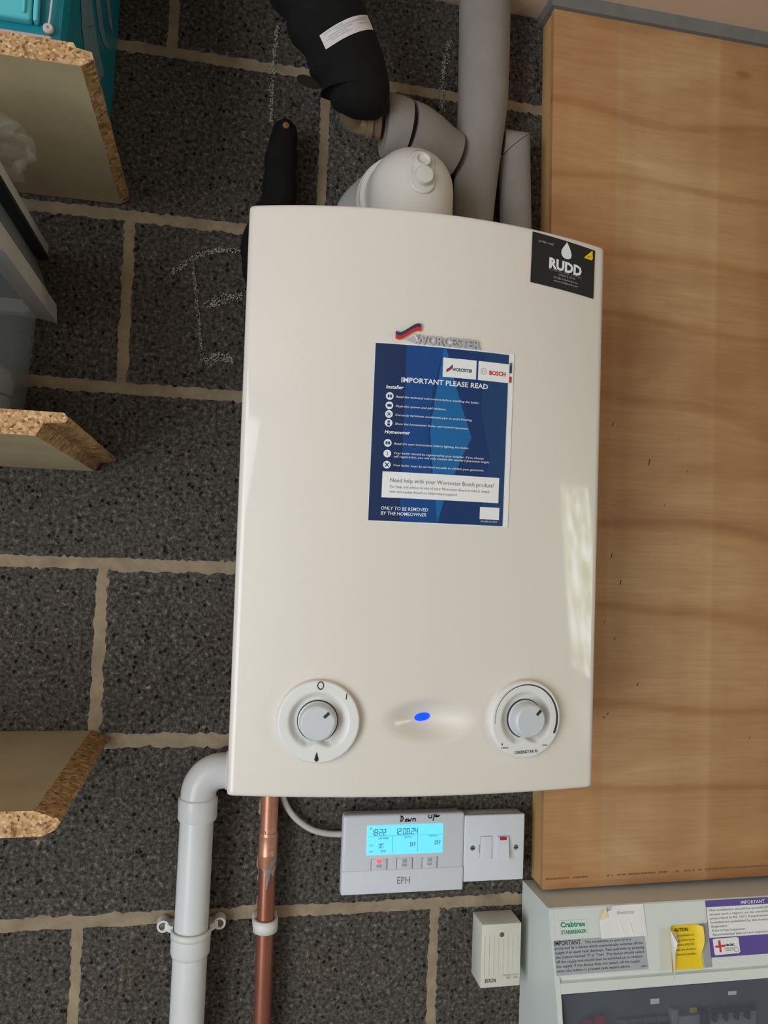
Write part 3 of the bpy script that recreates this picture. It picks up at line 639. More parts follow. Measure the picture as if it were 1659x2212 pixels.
# oval boss with two sampling point caps
c1, n1 = cap(.3350, .4700, .01); c2, n2 = cap(.3365, .4525, .011)
ob = MB(); pts = []
for k in range(40):
    th = 2*PI*k/40; dx = .0150*math.cos(th); dz = .0150*math.sin(th)+(.0125 if math.sin(th) > 0 else -.0125)
    pts.append((dx, dz))
rows = []
for s_, h in ((1.0, -.002), (1.0, .0014), (.90, .0026), (.80, .0016), (.2, .0010)):
    rw = []
    for dx, dz in pts:
        x = .336+dx*s_; z = .4605+dz*s_; c_, n_ = cap(x, z, 0); rw.append(c_+n_*h)
    rows.append(rw)
ob.grid(rows, 0, True, True); ob.add(rows[-1], [list(range(40))]); ob.build('sampling_boss', M['flue'], t)
for c_, n_, r_ in ((c1, n1, .0095), (c2, n2, .0108)):
    MB().lathe(c_, n_, [(r_, -.001), (r_, .0055), (r_*.93, .0072), (r_*.75, .0072), (r_*.66, .0048), (r_*.1, .0044)] if r_ < .01 else [(r_, -.001), (r_, .0070), (r_*.9, .0092), (r_*.5, .0100), (r_*.1, .0100)], 28).build('sampling_cap', M['flue'], t)
# ------------------------------------------------------------------ lagged pipes
def bez(ps, n=8):
    ps = [Vector(p) for p in ps]; out = []
    for i in range(len(ps)-1):
        p0 = ps[max(i-1, 0)]; p1 = ps[i]; p2 = ps[i+1]; p3 = ps[min(i+2, len(ps)-1)]
        for k in range(n):
            u = k/n; out.append(.5*((2*p1)+(p2-p0)*u+(2*p0-5*p1+4*p2-p3)*u*u+(3*p1-p0-3*p2+p3)*u**3))
    out.append(ps[-1]); return out
def lerp(rs, n=8):
    out = []
    for i in range(len(rs)-1): out += [rs[i]+(rs[i+1]-rs[i])*k/n for k in range(n)]
    return out+[rs[-1]]
t = thing('lagged_pipe', 'thick black foam wrapped pipe with a white label, above the boiler', 'pipe', (.27, -.14, .56))
cl = [(.2665, -.128, .553), (.2675, -.130, .562), (.2690, -.132, .582), (.2575, -.138, .610), (.2345, -.145, .648), (.2080, -.152, .690), (.1770, -.160, .740), (.136, -.165, .811)]
rr = [.012, .031, .0385, .0400, .0425, .0455, .0485, .0515]
path, rad = bez(cl, 8), lerp(rr, 8)
NT = 48
def tubefn(path, rad, lump):
    t0 = (path[1]-path[0]).normalized(); u = Vector((0, -1, 0)); rows = []
    for i, p in enumerate(path):
        tt = (path[min(i+1, len(path)-1)]-path[max(i-1, 0)]).normalized(); u = (u-tt*u.dot(tt)).normalized(); v = tt.cross(u)
        row = []
        for k in range(NT):
            th = 2*PI*k/NT; d = u*math.cos(th)+v*math.sin(th); row.append(p+d*(rad[i]+lump(i, d, p)))
        rows.append(row)
    return rows
def lump1(i, d, p):
    e = .0012*noise.noise(p*40+d*2)
    k = d.dot(Vector((-.80, .05, -.6)).normalized())
    if k > .55: e += ((k-.55)/.45)**1.5*(.0075+.0035*math.sin(p.z*165)+.0035*noise.noise((p.z*110, 0, 0)))
    return e
rows = tubefn(path, rad, lump1)
mb = MB(); mb.grid(rows, 0, True, True); mb.add(rows[0], [list(range(NT))[::-1]]); mb.add(rows[-1], [list(range(NT))]); mb.build('lagging', M['lag_b'], t)
# white label wrapped round the front of it
def surf(s, th):
    i = int(s); f = s-i; a, b = rows[i], rows[min(i+1, len(rows)-1)]; k = (th/(2*PI)*NT) % NT; k0 = int(k); g = k-k0
    A = a[k0]*(1-g)+a[(k0+1) % NT]*g; B = b[k0]*(1-g)+b[(k0+1) % NT]*g; return A*(1-f)+B*f
def lab(off, s0, s1, t0, t1, n=14, m=4):
    out = []
    for j in range(m+1):
        s = s0+(s1-s0)*j/m; cc = path[int(s)].lerp(path[min(int(s)+1, len(path)-1)], s-int(s)); out.append([])
        for i in range(n+1):
            p = surf(s, t0+(t1-t0)*i/n); out[-1].append(p+(p-cc).normalized()*off)
    return out
LT0, LT1 = -.75, .95
lb = MB(); lb.grid(lab(.0009, 27.3, 30.1, LT0, LT1)); lo_ = lb.build('fabric_label', M['label_w'], t)
lp = MB()
rnd = random.Random(9)
for s_, a_, b_ in ((29.65, -.62, -.1), (29.3, -.3, .5), (28.9, -.55, .2), (28.5, -.62, .0), (28.1, -.5, .1), (29.5, .45, .85), (29.1, .5, .8), (28.6, .4, .8)):
    x = a_
    while x < b_: ww = rnd.uniform(.02, .06); lp.grid(lab(.0013, s_, s_+.16, x, x+ww, 2, 1)); x += ww+.02
lp.build('small_print', M['lgrey'], lo_)
# brass elbow that comes out of it
t = thing('brass_elbow', 'weathered brass elbow fitting between black and grey lagging', 'fitting', (.28, -.09, .57))
MB().tube(bez([(.262, -.120, .571), (.264, -.10, .570), (.272, -.085, .570), (.29, -.080, .571), (.306, -.080, .573)], 6), .0135, 24).build('elbow', M['brass'], t)
MB().lathe((.2880, -.080, .572), (1, 0, .05), [(.0165, 0), (.018, .001), (.018, .007), (.0165, .008)], 8).lathe((.3000, -.080, .573), (1, 0, .05), [(.0155, 0), (.0175, .001), (.0175, .0055), (.016, .0065)], 24).build('nut', M['brass'], t)
MB().lathe((.2985, -.098, .592), (.55, -.3, .75), [(.0045, -.012), (.0045, 0), (.0058, .0005), (.0058, .0085), (.004, .0095)], 10).build('bleed_screw', mat('bright brass', (205, 178, 148), .35, metal=.5, var=.2, vs=200), t)
# grey horizontal lagging
t = thing('grey_lagging', 'short grey foam lagged pipe joining the brass elbow behind the dome', 'pipe', (.36, -.07, .575))
def gfn(i, k): return .0007*noise.noise((i*.7, k*.5, 2))
MB().tube([(.3115, -.080, .5735), (.3135, -.080, .5735), (.325, -.079, .5740), (.3385, -.077, .5735)], [.0365, .0388, .0388, .0375], 40, fn=gfn).build('lagging', M['lag_g'], t)
MB().tube([(.3385, -.077, .5735), (.3415, -.0765, .5733)], [.034, .034], 32).build('joint', M['gap'], t)
MB().tube([(.3415, -.0765, .5733), (.355, -.072, .573), (.375, -.063, .570), (.395, -.052, .567), (.413, -.047, .564)], [.0375, .037, .0355, .033, .031], 40, fn=gfn).build('lagging', M['lag_g'], t)
t = thing('grey_lagging', 'tall thick grey foam lagged pipe running up to the ceiling', 'pipe', (.445, -.045, .33))
cl = [(.4450, -.041, .30), (.4450, -.041, .40), (.4465, -.042, .48), (.4495, -.045, .56), (.4530, -.048, .63), (.4530, -.050, .70), (.4500, -.052, .811)]
MB().tube(bez(cl, 8), lerp([.0270, .0272, .0275, .0305, .0335, .0350, .0352], 8), 44, fn=lambda i, k: .0006*noise.noise((i*.25, k*.35, 8))).build('lagging', M['lag_g'], t)
t = thing('grey_lagging', 'grey foam lagged pipe with mitred bend beside the plywood', 'pipe', (.503, -.035, .33))
def mit(horizontal):
    rows = []; R_ = .0215; xc, zc = .5055, .5945
    L_ = 16
    for j in range(L_+1):
        u = j/L_; row = []
        for k in range(40):
            th = 2*PI*k/40; a_ = R_*math.cos(th); b_ = R_*math.sin(th)
            if not horizontal:
                ztop = zc+a_*.92-.0006; row.append((xc+a_*(1+.0)+(.0135*(1-u)), -.0345+b_, .33+(ztop-.33)*u))
            else:
                xe = xc+a_/.92-.0006; row.append((.486+(xe-.486)*u, -.0345+b_, zc+a_))
        rows.append(row)
    m_ = MB(); m_.grid(rows, 0, True, True); m_.add(rows[0], [list(range(40))]); m_.add(rows[-1], [list(range(40))]); return m_
mit(False).build('lagging', M['lag_g'], t); mit(True).build('lagging', M['lag_g'], t)
# small black lagging left
t = thing('lagged_pipe', 'slim black foam lagged pipe end left of the flue dome', 'pipe', (.17, -.05, .33))
cl = [(.186, -.045, .5800), (.1866, -.045, .574), (.1868, -.045, .560), (.1838, -.045, .528), (.1826, -.045, .472), (.172, -.045, .438), (.165, -.044, .402), (.168, -.043, .368), (.172, -.042, .33)]
path2, rad2 = bez(cl, 6), lerp([.006, .0125, .0165, .0205, .0228, .0262, .0275, .0225, .021], 6)
rows2 = tubefn(path2, rad2, lambda i, d, p: .0022*noise.noise(p*70+d)+(.0009*math.sin(p.z*170) if abs(d.x) > .8 else 0))
mb = MB(); mb.grid(rows2, 0, True, True); mb.add(rows2[0], [list(range(NT))[::-1]]); mb.add(rows2[-1], [list(range(NT))]); mb.build('lagging', M['lag_b'], t)
MB().lathe((.1875, -.0585, .5655), (0, -1, .1), [(.0042, 0), (.0042, .0035), (.002, .0042)], 18).build('pipe_end', mat('bare copper', (150, 98, 62), .6, metal=.3), t)
# ------------------------------------------------------------------ white waste pipe
t = thing('waste_pipe', 'white plastic waste pipe bending down from behind the boiler', 'pipe', (.117, -.031, FLOOR))
WX, WY = .1178, -.0315
arc = [(.175, WY, -.2560), (.1520, WY, -.2560)]+[(.1460-.0282*math.sin(PI/2*i/10), WY, -.2842+.0282*math.cos(PI/2*i/10)) for i in range(0, 11)]+[(WX, WY, -.290)]
MB().tube(arc, .0218, 40).build('elbow', M['pvc'], t)
MB().tube([(.1500, WY, -.2560), (.1502, WY, -.2560), (.186, WY, -.2560)], [.0225, .0234, .0234], 40).build('socket', M['pvc'], t)
MB().lathe((WX, WY, 0), (0, 0, 1), [(.0205, -.3160), (.0232, -.3150), (.0240, -.3120), (.0240, -.2895), (.0228, -.2880), (.0218, -.2880)], 40).build('socket', M['pvc'], t)
MB().tube([(WX-.0005, WY, -.3150), (WX-.0010, WY, -.460)], .02065, 40).build('upper_pipe', M['pvc'], t)
MB().lathe((WX-.001, WY, 0), (0, 0, 1), [(.0208, -.4800), (.0230, -.4780), (.0240, -.4740), (.0240, -.4560), (.0215, -.4556)], 40).build('socket', M['pvc'], t)
MB().tube([(WX-.001, WY, -.478), (WX-.0012, WY, FLOOR)], .0210, 40).build('lower_pipe', M['pvc'], t)
k = MB(); rows = []
for z in (-.4562, -.4478):
    for ro in (.0245, .0222): pass
ring = []
for (ro, z) in ((.0222, -.4565), (.0246, -.4560), (.0246, -.4480), (.0222, -.4475)):
    ring.append([(WX-.001+ro*math.cos(a_), WY+ro*math.sin(a_), z) for a_ in [PI+PI*i/24 for i in range(25)]])
ring.append(ring[0]); k.grid(ring, 0, True)
for sgn in (-1, 1):
    xa = WX-.001+sgn*.0345
    k.prism([(WX-.001+sgn*.0205, -.0022), (xa, -.0022), (xa, -.0150), (WX-.001+sgn*.0300, -.0170), (WX-.001+sgn*.0246, -.0240), (WX-.001+sgn*.0222, -.0240)], 'z', -.4562, -.4478)
    k.lathe((xa, -.0022, -.4505), (0, -1, 0), [(.0078, 0), (.0080, .012), (.0074, .0152), (.0050, .0152), (.0047, .011)], 24)
ko = k.build('clip', M['clipw'], t)
for sgn in (-1, 1): MB().lathe((WX-.001+sgn*.0345, -.0145, -.4505), (0, -1, 0), [(.0046, 0), (.0043, .0012), (.001, .0016)], 18).build('screw', M['screw'], ko)
# ------------------------------------------------------------------ copper pipe
t = thing('copper_pipe', 'vertical copper pipe with soldered joint running below the boiler', 'pipe', (.206, -.0265, FLOOR))
CY = -.0265
def cxp(z): return .2063+(-.22-z)*.0075
MB().tube([(cxp(-.21), CY, -.21), (cxp(-.335), CY, -.335)], .0110, 32).build('upper_tube', M['copper'], t)
MB().lathe((cxp(-.355), CY, 0), (0, 0, 1), [(.0111, -.3782), (.0118, -.3780), (.0119, -.3776), (.0119, -.3640), (.0121, -.3634), (.0121, -.3622), (.0119, -.3616), (.0119, -.3400), (.0121, -.3394), (.0121, -.3380), (.0119, -.3372), (.0118, -.3348), (.0111, -.3346)], 32).build('coupling', M['copper'], t)
MB().tube([(cxp(-.375), CY, -.375), (cxp(-.9), CY, -.9), (cxp(-.9), CY, FLOOR)], .0110, 32).build('lower_tube', mat('dark copper tube', (170, 108, 86), .32, metal=.65, var=.14, vs=16), t)
s = MB(); rnd = random.Random(11)
def smear(pts, w0):
    rows = []
    for (a_, z, ww) in pts:
        rows.append([(cxp(z)+.0122*math.sin(a_-ww), CY-.0122*math.cos(a_-ww), z), (cxp(z)+.0123*math.sin(a_), CY-.0123*math.cos(a_), z-.0004), (cxp(z)+.0122*math.sin(a_+ww), CY-.0122*math.cos(a_+ww), z-.0006)])
    s.grid(rows)
smear([(.2, -.3780, .12), (.3, -.3735, .2), (.55, -.3690, .35), (.8, -.3655, .3), (.95, -.362, .2)], 0)
smear([(.1, -.392, .05), (.0, -.384, .25), (.15, -.3785, .7), (.2, -.3765, .9)], 0)
smear([(.55, -.387, .05), (.5, -.382, .2), (.45, -.378, .4)], 0)
smear([(-.1, -.4020, .06), (-.05, -.395, .12), (-.05, -.388, .1)], 0)
smear([(.35, -.3545, .4), (.35, -.3530, .45)], 0)
smear([(.6, -.3372, .4), (.6, -.3350, .5)], 0); smear([(-.5, -.3350, .1), (-.5, -.3315, .06)], 0)
s.build('solder_smear', M['solder'], t)
k = MB(); rg = []
cxc = cxp(-.45)
for ro, z in ((.0118, -.4580), (.0155, -.4575), (.0158, -.4430), (.0118, -.4425)):
    rg.append([(cxc+ro*math.cos(a_), CY+ro*math.sin(a_), z) for a_ in [PI*.9+PI*1.2*i/24 for i in range(25)]])
rg.append(rg[0]); k.grid(rg, 0, True); k.box(cxc-.0155, cxc+.0155, CY+.005, -.0022, -.4575, -.443, .002)
k.build('clip', M['clipw'], t)
# ------------------------------------------------------------------ cable
t = thing('cable', 'white cable curving from the boiler to the heating controller', 'cable', (.24, -.02, -.3))
MB().tube(bez([(.218, -.060, -.222), (.2205, -.040, -.262), (.2255, -.016, -.298), (.2400, -.012, -.322), (.2620, -.012, -.3385), (.2850, -.013, -.3450), (.306, -.014, -.3460)], 8), .0040, 14).build('sheath', M['cable'], t)
# ------------------------------------------------------------------ heating controller
t = thing('heating_controller', 'white heating controller with a glowing cyan display', 'controller', (.383, 0, -.4185))
MB().box(.3050, .4630, -.022, -.0022, -.4155, -.3195, .003).build('back_plate', M['ctrl'], t)
MB().box(.3020, .4656, -.0315, -.0160, -.4185, -.3170, .0038, seg=3).build('case', M['ctrl'], t)
e = flat(-.0318)
MB().box(.3026, .4650, -.0326, -.0300, -.4172, -.3872, .0012).build('flap', M['ctrl2'], t)
sc = MB().box(.3335, .4360, -.0324, -.0305, -.3678, -.3300, .0005).build('display', M['lcd'], t)
e2 = flat(-.0327)
SEG = {'O': 'abcdef', 'N': 'abcef', 'F': 'aefg', '0': 'abcdef', '1': 'bc', '2': 'abged', '4': 'fgbc', '8': 'abcdefg', '3': 'abgcd', '9': 'abcdfg'}
def seven(s_, x, z, w_, h, gap=.0008, tk=.0007):
    q = MB()
    for ch in s_:
        if ch in '.:':
            for zz in ((z, ) if ch == '.' else (z+h*.3, z+h*.65)): q.add([e2(x, zz), e2(x+.0008, zz), e2(x+.0008, zz+.0008), e2(x, zz+.0008)], [(0, 1, 2, 3)])
            x += .0008+gap; continue
        if ch == ' ': x += w_; continue
        g = .0003
        if ch not in SEG: continue
        R_ = dict(a=(0, w_, h-tk, h), d=(0, w_, 0, tk), g=(0, w_, h/2-tk/2, h/2+tk/2), f=(0, tk, h/2+g, h), b=(w_-tk, w_, h/2+g, h), e=(0, tk, 0, h/2-g), c=(w_-tk, w_, 0, h/2-g))
        for c_ in SEG[ch]:
            a_ = R_[c_]; q.add([e2(x+a_[0], z+a_[2]), e2(x+a_[1], z+a_[2]), e2(x+a_[1], z+a_[3]), e2(x+a_[0], z+a_[3])], [(0, 1, 2, 3)])
        x += w_+gap
    return q.build('digits', M['seg'], sc)
seven('18:22', .3385, -.3428, .0040, .0078); seven('12.08.24', .3700, -.3425, .0040, .0078)
def tc(body, x, z, w_, h, m='seg', bold=.01, par=None, mp=None, sh_=0): return text(body, 'lettering', M[m], par or sc, mp or e2, x, z, w_, h, bold, 'L', sh_)
seven('ON', .3493, -.3590, .0026, .0056, .0009, .0006); seven('OFF', .3912, -.3582, .0020, .0052, .0008, .0006); seven('OFF', .4246, -.3572, .0022, .0052, .0008, .0006); seven('19:00', .3507, -.3645, .0014, .0028, .0005, .0003)
tc('HOT WATER', .3492, -.3478, .0128, .0022, 'segl', .02); tc('HEATING 1', .3830, -.3470, .0115, .0018, 'segl'); tc('HEATING 2', .4165, -.3466, .0115, .0018, 'segl')
tc('MO', .3372, -.3346, .0028, .0018, 'segl', .02); tc('AUTO', .3368, -.3562, .0052, .0018, 'segl'); tc('UNTIL', .3368, -.3640, .0055, .0018, 'segl')
q = MB()
for x0, x1, z0, z1 in ((.3675, .3679, -.3655, -.3440), (.4012, .4016, -.3655, -.3440), (.3350, .4340, -.3440, -.3437)): q.add([e2(x0, z0), e2(x1, z0), e2(x1, z1), e2(x0, z1)], [(0, 1, 2, 3)])
q.build('divider_lines', M['segl'], sc)
for i, (x0, x1) in enumerate(((.3403, .3610), (.3743, .3950), (.4083, .4285))):
    bt = MB().box(x0, x1, -.0324, -.0305, -.3866, -.3733, .0006).build('button', M['ctrl'], t)
    MB().box(x0-.0003, x0+.0002, -.0326, -.0305, -.3868, -.3731).build('button_gap', M['grey'], bt); MB().box(x1-.0002, x1+.0003, -.0326, -.0305, -.3868, -.3731).build('button_gap', M['grey'], bt)
    xm = (x0+x1)/2
    MB().box(xm-.0030, xm+.0030, -.0329, -.0320, -.3788, -.3742, .0004).build('lamp', M['redled'] if i == 0 else M['lgrey'], bt)
    MB().box(xm-.0032, xm+.0035, -.0326, -.0320, -.3836, -.3800).build('small_print', M['lgrey'], bt)
text('EPH', 'lettering', M['grey'], t, flat(-.0329), .3756, -.4055, .0170, .0090, .0)
def stroke(pts, w_, name, m, par, y):
    q = MB()
    for ch in pts:
        for (a_, b_) in zip(ch, ch[1:]):
            A, B = Vector((a_[0], b_[0] and a_[1] or a_[1])), Vector(b_); A = Vector(a_); d = (B-A).normalized() if (B-A).length > 0 else Vector((1, 0)); n_ = Vector((-d.y, d.x))*w_/2; A -= d*w_*.3; B += d*w_*.3
            q.add([(p.x, y, p.y) for p in (A-n_, B-n_, B+n_, A+n_)], [(0, 1, 2, 3)])
    return q.build(name, m, par)
def hw(x, z, s_, chs): return [[(x+a_*s_, z+b_*s_) for a_, b_ in ch] for ch in chs]
W_ = []
W_ += hw(.3768, -.3262, .0062, [[(.15, 0), (.2, 1.1)], [(.0, 1.15), (.45, 1.1), (.65, .6), (.5, .15), (.1, 0)]])
W_ += hw(.3832, -.3268, .0042, [[(.5, .9), (.1, .6), (.1, .15), (.5, .1), (.7, .5), (.5, .9)]])
W_ += hw(.3870, -.3268, .0045, [[(.1, .9), (.2, .1), (.55, .6), (.7, .1), (1.15, 1.0)]])
W_ += hw(.3935, -.3266, .0045, [[(.1, .9), (.1, .1)], [(.1, .6), (.6, .95), (.85, .7), (.85, .05)]])
W_ += hw(.4150, -.3232, .0045, [[(.1, .95), (.1, .25), (.5, .05), (.95, .4)], [(.95, .95), (1.0, .05)]])
W_ += hw(.4205, -.3262, .0052, [[(.15, 0), (.45, 1.5)], [(.35, 1.45), (.95, 1.35), (.9, 1.0), (.45, .95)]])
W_ += hw(.4252, -.3222, .0030, [[(.1, .9), (.2, .2), (.5, .7), (.8, .2), (1.2, .9)], [(1.1, .3), (1.6, .8)]])
stroke(W_, .00115, 'handwriting', M['black'], t, -.0322)
# ------------------------------------------------------------------ fused switch
t = thing('fused_switch', 'white fused spur switch with rocker beside the heating controller', 'switch', (.509, 0, -.4084))
MB().box(.4662, .5496, -.0225, -.0022, -.4070, -.3225, .002).build('back_box', M['ctrl'], t)
MB().box(.4658, .5506, -.0305, -.0226, -.4085, -.3216, .0016).build('plate', M['ctrl2'], t)
for x, z in ((.4777, -.3643), (.5386, -.3653)):
    so = MB().lathe((x, -.0300, z), (0, -1, 0), [(.0034, 0), (.0034, .0008), (.0028, .0014), (.0005, .0016)], 20).build('screw', M['steel'], t)
    MB().box(x-.0026, x+.0026, -.0320, -.0314, z-.0004, z+.0004).build('slot', M['dark'], so)
fc = MB().box(.4885, .5043, -.0318, -.0300, -.3787, -.3495, .0006).build('fuse_carrier', M['ctrl2'], t)
MB().box(.4880, .4886, -.0309, -.030, -.3787, -.3495).box(.5043, .5048, -.0309, -.030, -.3787, -.3495).box(.4880, .5048, -.0309, -.030, -.3494, -.3490).build('carrier_gap', M['lgrey'], fc)
MB().box(.4866, .4872, -.0310, -.0300, -.3705, -.3598).build('mark', M['grey'], t)
rk = MB().prism([(-.0303, -.3497), (-.0345, -.3500), (-.0395, -.3795), (-.0303, -.3800)], 'x', .5112, .5262).build('rocker', M['ctrl2'], t)
MB().prism([(-.0346, -.3499), (-.0352, -.3538), (-.0340, -.3538), (-.0335, -.3499)], 'x', .5140, .5238).build('neon_tip', M['neon'], rk)
# ------------------------------------------------------------------ transformer box
t = thing('transformer_box', 'small cream ribbed bell transformer box left of the fuse box', 'box', (.518, 0, -.541))
MB().box(.4905, .5452, -.042, -.0022, -.5412, -.4600, .0010).build('case', M['cream'], t)
r_ = MB()
for i in range(8): x = .4942+i*.0064; r_.box(x-.0005, x+.0005, -.0426, -.0415, -.5255, -.4752 if not 3 <= i <= 4 else -.4800)
r_.build('rib', M['cream'], t)
so = MB().lathe((.5178, -.0418, -.4738), (0, -1, 0), [(.0030, 0), (.0030, .0010), (.0022, .0018), (.0004, .0020)], 18).build('screw', M['screw'], t)
text('BYRON', 'lettering', M['black'], t, flat(-.0424), .4962, -.5345, .0150, .0052, .006)
text('MODEL 7515', 'lettering', M['grey'], t, flat(-.0424), .5215, -.5272, .0200, .0020, .0); text('8V  1A', 'lettering', M['grey'], t, flat(-.0424), .5262, -.5312, .0150, .0028, .0)
# ------------------------------------------------------------------ consumer unit
t = thing('fuse_box', 'pale grey fuse box with warning labels under the plywood', 'fuse box', (.75, 0, -.66))
XL, XR, ZT, ZB = .5612, 1.05, -.4214, -.68
def cy(z): return -.090-.3155*(ZT-z)
sd = [(-.0022, ZT), (-.0888, ZT), (-.0905, ZT-.0015), (cy(-.4955), -.4955), (cy(-.4955)+.002, -.4965), (cy(-.4955)+.002, -.5005), (cy(-.500)-.001, -.5020), (cy(-.512)-.001, -.5128), (cy(-.514)+.006, -.5145), (-.098, -.5150), (-.098, ZB), (-.0022, ZB)]
mb = MB(); mb.prism(sd, 'x', XL+.0068, XR); mb.build('housing', M['cu'], t)
sl = [(-.0022, ZT), (-.0888, ZT), (-.0905, ZT-.0015), (-.123, -.5235), (-.127, -.545), (-.127, ZB), (-.0022, ZB)]
MB().prism(sl, 'x', XL, XL+.0066).build('end_cheek', M['cu'], t)
MB().box(XL+.0068, XR, -.1185, -.1165, ZB, -.5147, .0006).build('window_cover', M['smoke'], t)
MB().box(XL+.008, XR, -.0985, -.0980, ZB+.002, -.5170).build('inner_plate', M['inner'], t)
b_ = MB().box(.6020, .6400, -.1080, -.0986, -.60, -.5600, .001).build('main_switch', M['redsw'], t)
MB().lathe((.6110, -.1055, -.5580), (0, -1, 0), [(.0065, 0), (.006, .004)], 16).lathe((.6270, -.1055, -.5560), (0, -1, 0), [(.0075, 0), (.007, .004)], 16).build('toggle', M['redsw'], b_)
for i in range(4):
    x = .6520+i*.0185
    k = MB().box(x, x+.0178, -.1050, -.0986, -.62, -.5590, .0006).build('breaker', M['inner'], t)
    MB().box(x+.002, x+.016, -.1120, -.1050, -.60, -.5650, .002).build('toggle', M['toggle'], k)
MB().box(.7270, .7360, -.1090, -.0986, -.62, -.5500, .0008).build('divider', M['breaker'], t)
k = MB().box(.7380, .7690, -.1060, -.0986, -.62, -.5590, .0006).build('breaker', M['breaker'], t)
MB().box(.7385, .7685, -.1066, -.1060, -.5600, -.5575).build('green_strip', M['green'], k)
MB().box(.7530, .7640, -.1072, -.1060, -.5565, -.5500, .001).build('yellow_sticker', M['yellow'], k)
MB().box(.7700, .7790, -.1120, -.0986, -.62, -.5540, .0012).build('divider', M['toggle'], t)
k = MB().box(.7800, .8520, -.1050, -.0986, -.62, -.5560, .0006).build('breaker', M['breaker'], t)
MB().box(.7830, .8480, -.1120, -.1048, -.5590, -.5520, .003).build('toggle_bar', M['toggle'], k)
for i in range(4): MB().box(.7850+i*.0160, .7900+i*.0160, -.1125, -.1048, -.5680, -.5580, .001).build('toggle', mat('brown toggle', (66, 34, 36), .45) if i == 0 else bpy.data.materials['brown toggle'], k)
MB().box(.80, .812, -.1190, -.1186, -.531, -.526).box(.69, .702, -.1190, -.1186, -.534, -.5275).build('hinge_tab', M['lgrey'], t)
def cf(off): return lambda x, z: (x, cy(z)-off, z)
gl = sheet('grey_notice', M['glabel'], t, cf(.0006), .5640, .6895, -.4935, -.4565, 2, 2, .0004)
def gt(body, x, z, w_, h, m='dark', bold=0, par=None, off=.0008, sh_=0): return text(body, 'lettering', M[m], par, cf(off), x, z, w_, h, bold, 'L', sh_)
gt('IMPORTANT.', .5648, -.4618, .0370, .0050, 'black', .01, gl)
for i, (x, w_, s_) in enumerate([(.6060, .064, 'This installation or part of it is'), (.5650, .121, 'protected by a device which automatically switches off the'), (.5650, .122, 'supply if an earth fault develops. Test quarterly by pressing'), (.5650, .122, "the button marked 'T' or 'Test'. The device should switch"), (.5650, .118, 'off the supply and should then be switched on to restore'), (.5650, .114, 'the supply. If the device does not switch off the supply'), (.5650, .100, 'when the button is pressed seek expert advice.')]):
    gt(s_, x, -.4612-.0048*i, w_, .0027, 'dark', .006, gl)
gt('28894', .6790, -.4908, .009, .0018, 'nblue', 0, gl)
gg = sheet('brand_label', M['lgreen'], t, cf(.0006), .5745, .6112, -.4522, -.4355, 1, 1, .0003)
gt('Crabtree', .5755, -.4425, .0335, .0055, 'green', .03, gg); gt('STARBREAKER', .5755, -.4500, .0345, .0040, 'green', .03, gg)
# peeled white label over the grey notice
wl = MB(); xs0, xs1, zt_, zb_ = .6290, .6930, -.4216, -.4572
outline = []
rows = []
for j in range(13):
    v_ = j/12; rw = []
    for i in range(13):
        u = i/12; x = xs0+(xs1-xs0)*u; z = zt_+(zb_-zt_)*v_
        cut = max(0, 1-(u/.30+v_/.42))
        if v_ < .42 and u < .30*(1-v_/.42): pass
        lift = .0014*math.exp(-((u-.28)/.2)**2-((v_-.15)/.25)**2)+.0004*abs(math.sin(u*9+v_))
        xx = x+cut*.020; zz = z-cut*.004
        rw.append((xx, cy(zz)-.0011-lift, zz))
    rows.append(rw)
wl.grid(rows, 0, True); ws = wl.build('peeling_label', M['paper'], t)
def lf(pts, m, name, par): q = MB(); q.add([(x, cy(z)-h, z) for x, z, h in pts], [list(range(len(pts)))]); return q.build(name, m, par)
lf([(.6280, -.4375, .0020), (.6395, -.4218, .0030), (.6400, -.4335, .0042)], mat('yellowed label back', (232, 214, 160), .6), 'folded_corner', ws)
gt('Electrical', .6540, -.4310, .0230, .0032, 'lgrey', .0, ws, .0032)
for x0, z0, x1, z1 in ((.6560, -.4400, .6600, -.4560), (.6700, -.4420, .6735, -.4570)): lf([(x0, z0, .0016), (x0+.0006, z0, .0024), (x1+.0006, z1, .0020), (x1, z1, .0013)], M['backing'], 'crease', ws)
# yellow caution label with curled edges
yl = MB(); rows = []
for j in range(11):
    v_ = j/10; rw = []
    for i in range(13):
        u = i/12; x = .7225+(.7705-.7225)*u-.0055*v_; z = -.4480-.0488*v_
        lift = .0075*max(0, (u-.80)/.2)**1.5*(1 if v_ < .42 else max(.25, 1-(v_-.42)*3))+.0090*max(0, (.16-u)/.16)**1.3
        rw.append((x+.0012*(u > .85)*math.sin(v_*PI*2.2), cy(z)-.0008-lift, z))
    rows.append(rw)
yl.grid(rows, 0, True); yo = yl.build('caution_label', M['yellow'], t)
lf([(.7205, -.4485, .010), (.7222, -.4483, .009), (.7300, -.4640, .0100), (.7255, -.4740, .0095), (.7228, -.4860, .0095), (.7175, -.5010, .0130), (.7165, -.5010, .0140)], M['backing'], 'curled_edge', yo)
lf([(.7225, -.4490, .0095), (.7305, -.4535, .0070), (.7330, -.4590, .0060), (.7308, -.4645, .0100)], mat('pink label back', (222, 200, 190), .6), 'curled_edge', yo)
gt('AUTION :', .7325, -.4548, .0215, .0038, 'black', .02, yo, .0016)
for i, s_ in enumerate(['s installation has', 'ring colours to two', 'ersions of BS 7671.', 'reat care should be', 'correctly identified.']): gt(s_, .7335-.0008*i, -.4605-.0052*i, .0295, .0026, mk if (mk := 'dark') else 'dark', 0, yo, .0012)
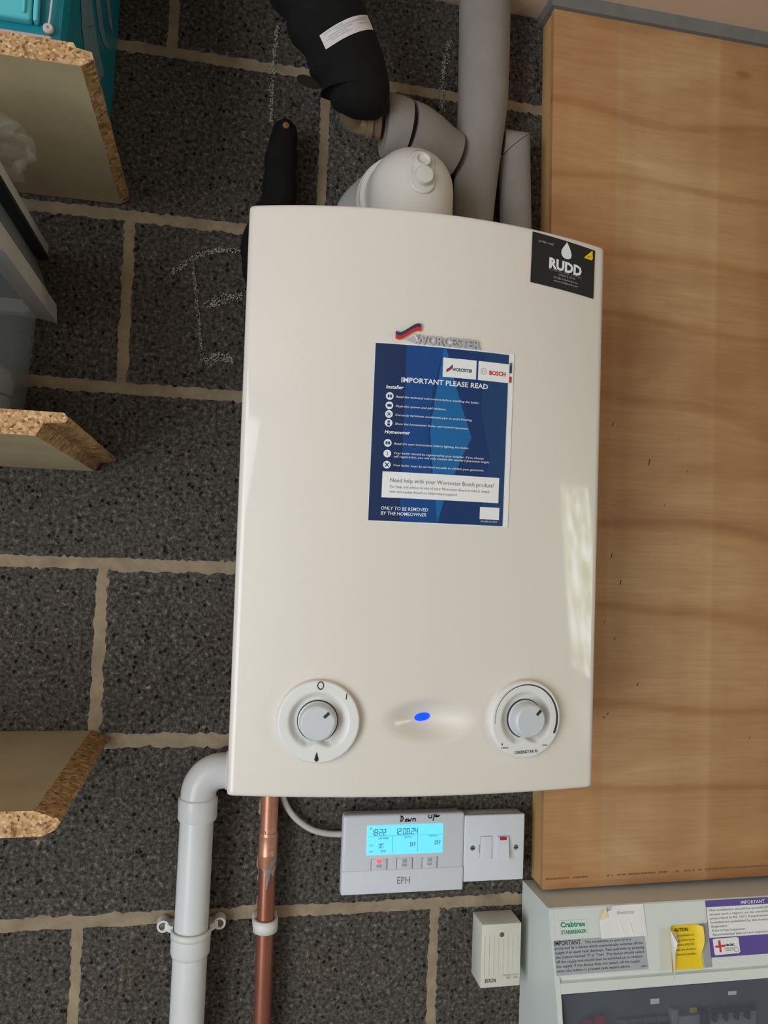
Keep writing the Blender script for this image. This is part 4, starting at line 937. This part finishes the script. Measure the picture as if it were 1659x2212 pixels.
MB().add([cf(.0004)(*p) for p in ((.7700, -.4480), (.7840, -.4478), (.7800, -.4965), (.7690, -.4968))], [(0, 1, 2, 3)]).build('old_tape', mat('aged tape', (160, 160, 154), .5), t)
# purple inspection notice
def pf(off):
    def f(u, v): x = .7836+.1350*u-.0035*v; z = -.4226-.0636*v; return (x, cy(z)-off, z)
    return f
pu = sheet('purple_notice', M['purple'], t, pf(.0008), 0, 1, 0, 1, 2, 2, .0004)
def pt(body, u, v, uw, vh, m='dark', bold=0, off=.0014, sh_=0):
    g = pf(off); return text(body, 'lettering', M[m], pu, lambda a, b: g(a/.135, -b/.0636), u*.135, -v*.0636, uw*.135, vh*.0636, bold, 'L', sh_)
sheet('white_ground', M['paper'], pu, pf(.0011), .003, .997, .115, .655, 2, 2, .0002)
pt('IMPORTANT', .385, .090, .270, .060, 'print_w', .012)
for i, (w_, s_) in enumerate([(.93, 'This installation should be periodically inspected and'), (.93, 'tested and a report on its condition obtained, as'), (.93, 'prescribed in BS 7671 Requirements for Electrical'), (.93, 'Installations published by the Institution of Electrical'), (.17, 'Engineers'), (.36, 'Date of last inspection'), (.62, 'Recommended date of next inspection')]):
    pt(s_, .022+.003*i, .190+(.072*i), w_, .040, 'grey' if i != 5 else 'grey', .006)
poly('logo_panel', M['paper'], pu, pf(.0011), [(.035, .690), (.045, .678), (.300, .672), (.315, .69), (.318, .93), (.305, .952), (.05, .962), (.038, .945)], .0002)
poly('red_cross', M['redp'], pu, pf(.0014), [(.090, .71), (.115, .71), (.115, .79), (.160, .79), (.160, .825), (.115, .825), (.115, .915), (.095, .915), (.095, .83), (.052, .83), (.052, .795), (.090, .795)], .0001)
pt('NICEIC', .165, .815, .100, .035, 'black', .05); pt('APPROVED', .155, .865, .095, .020, 'grey', .02); pt('CONTRACTOR', .155, .900, .100, .020, 'grey', .02)
cb = MB()
f = pf(.0014); cb.grid([[f(.275+k_*math.cos(2*PI*i/20), .885+k_*1.9*math.sin(2*PI*i/20)) for i in range(21)] for k_ in (.020, .024)], 0, False); cb.build('round_mark', M['grey'], pu)
for o in bpy.data.objects:
    if 'org' in o: del o['org']
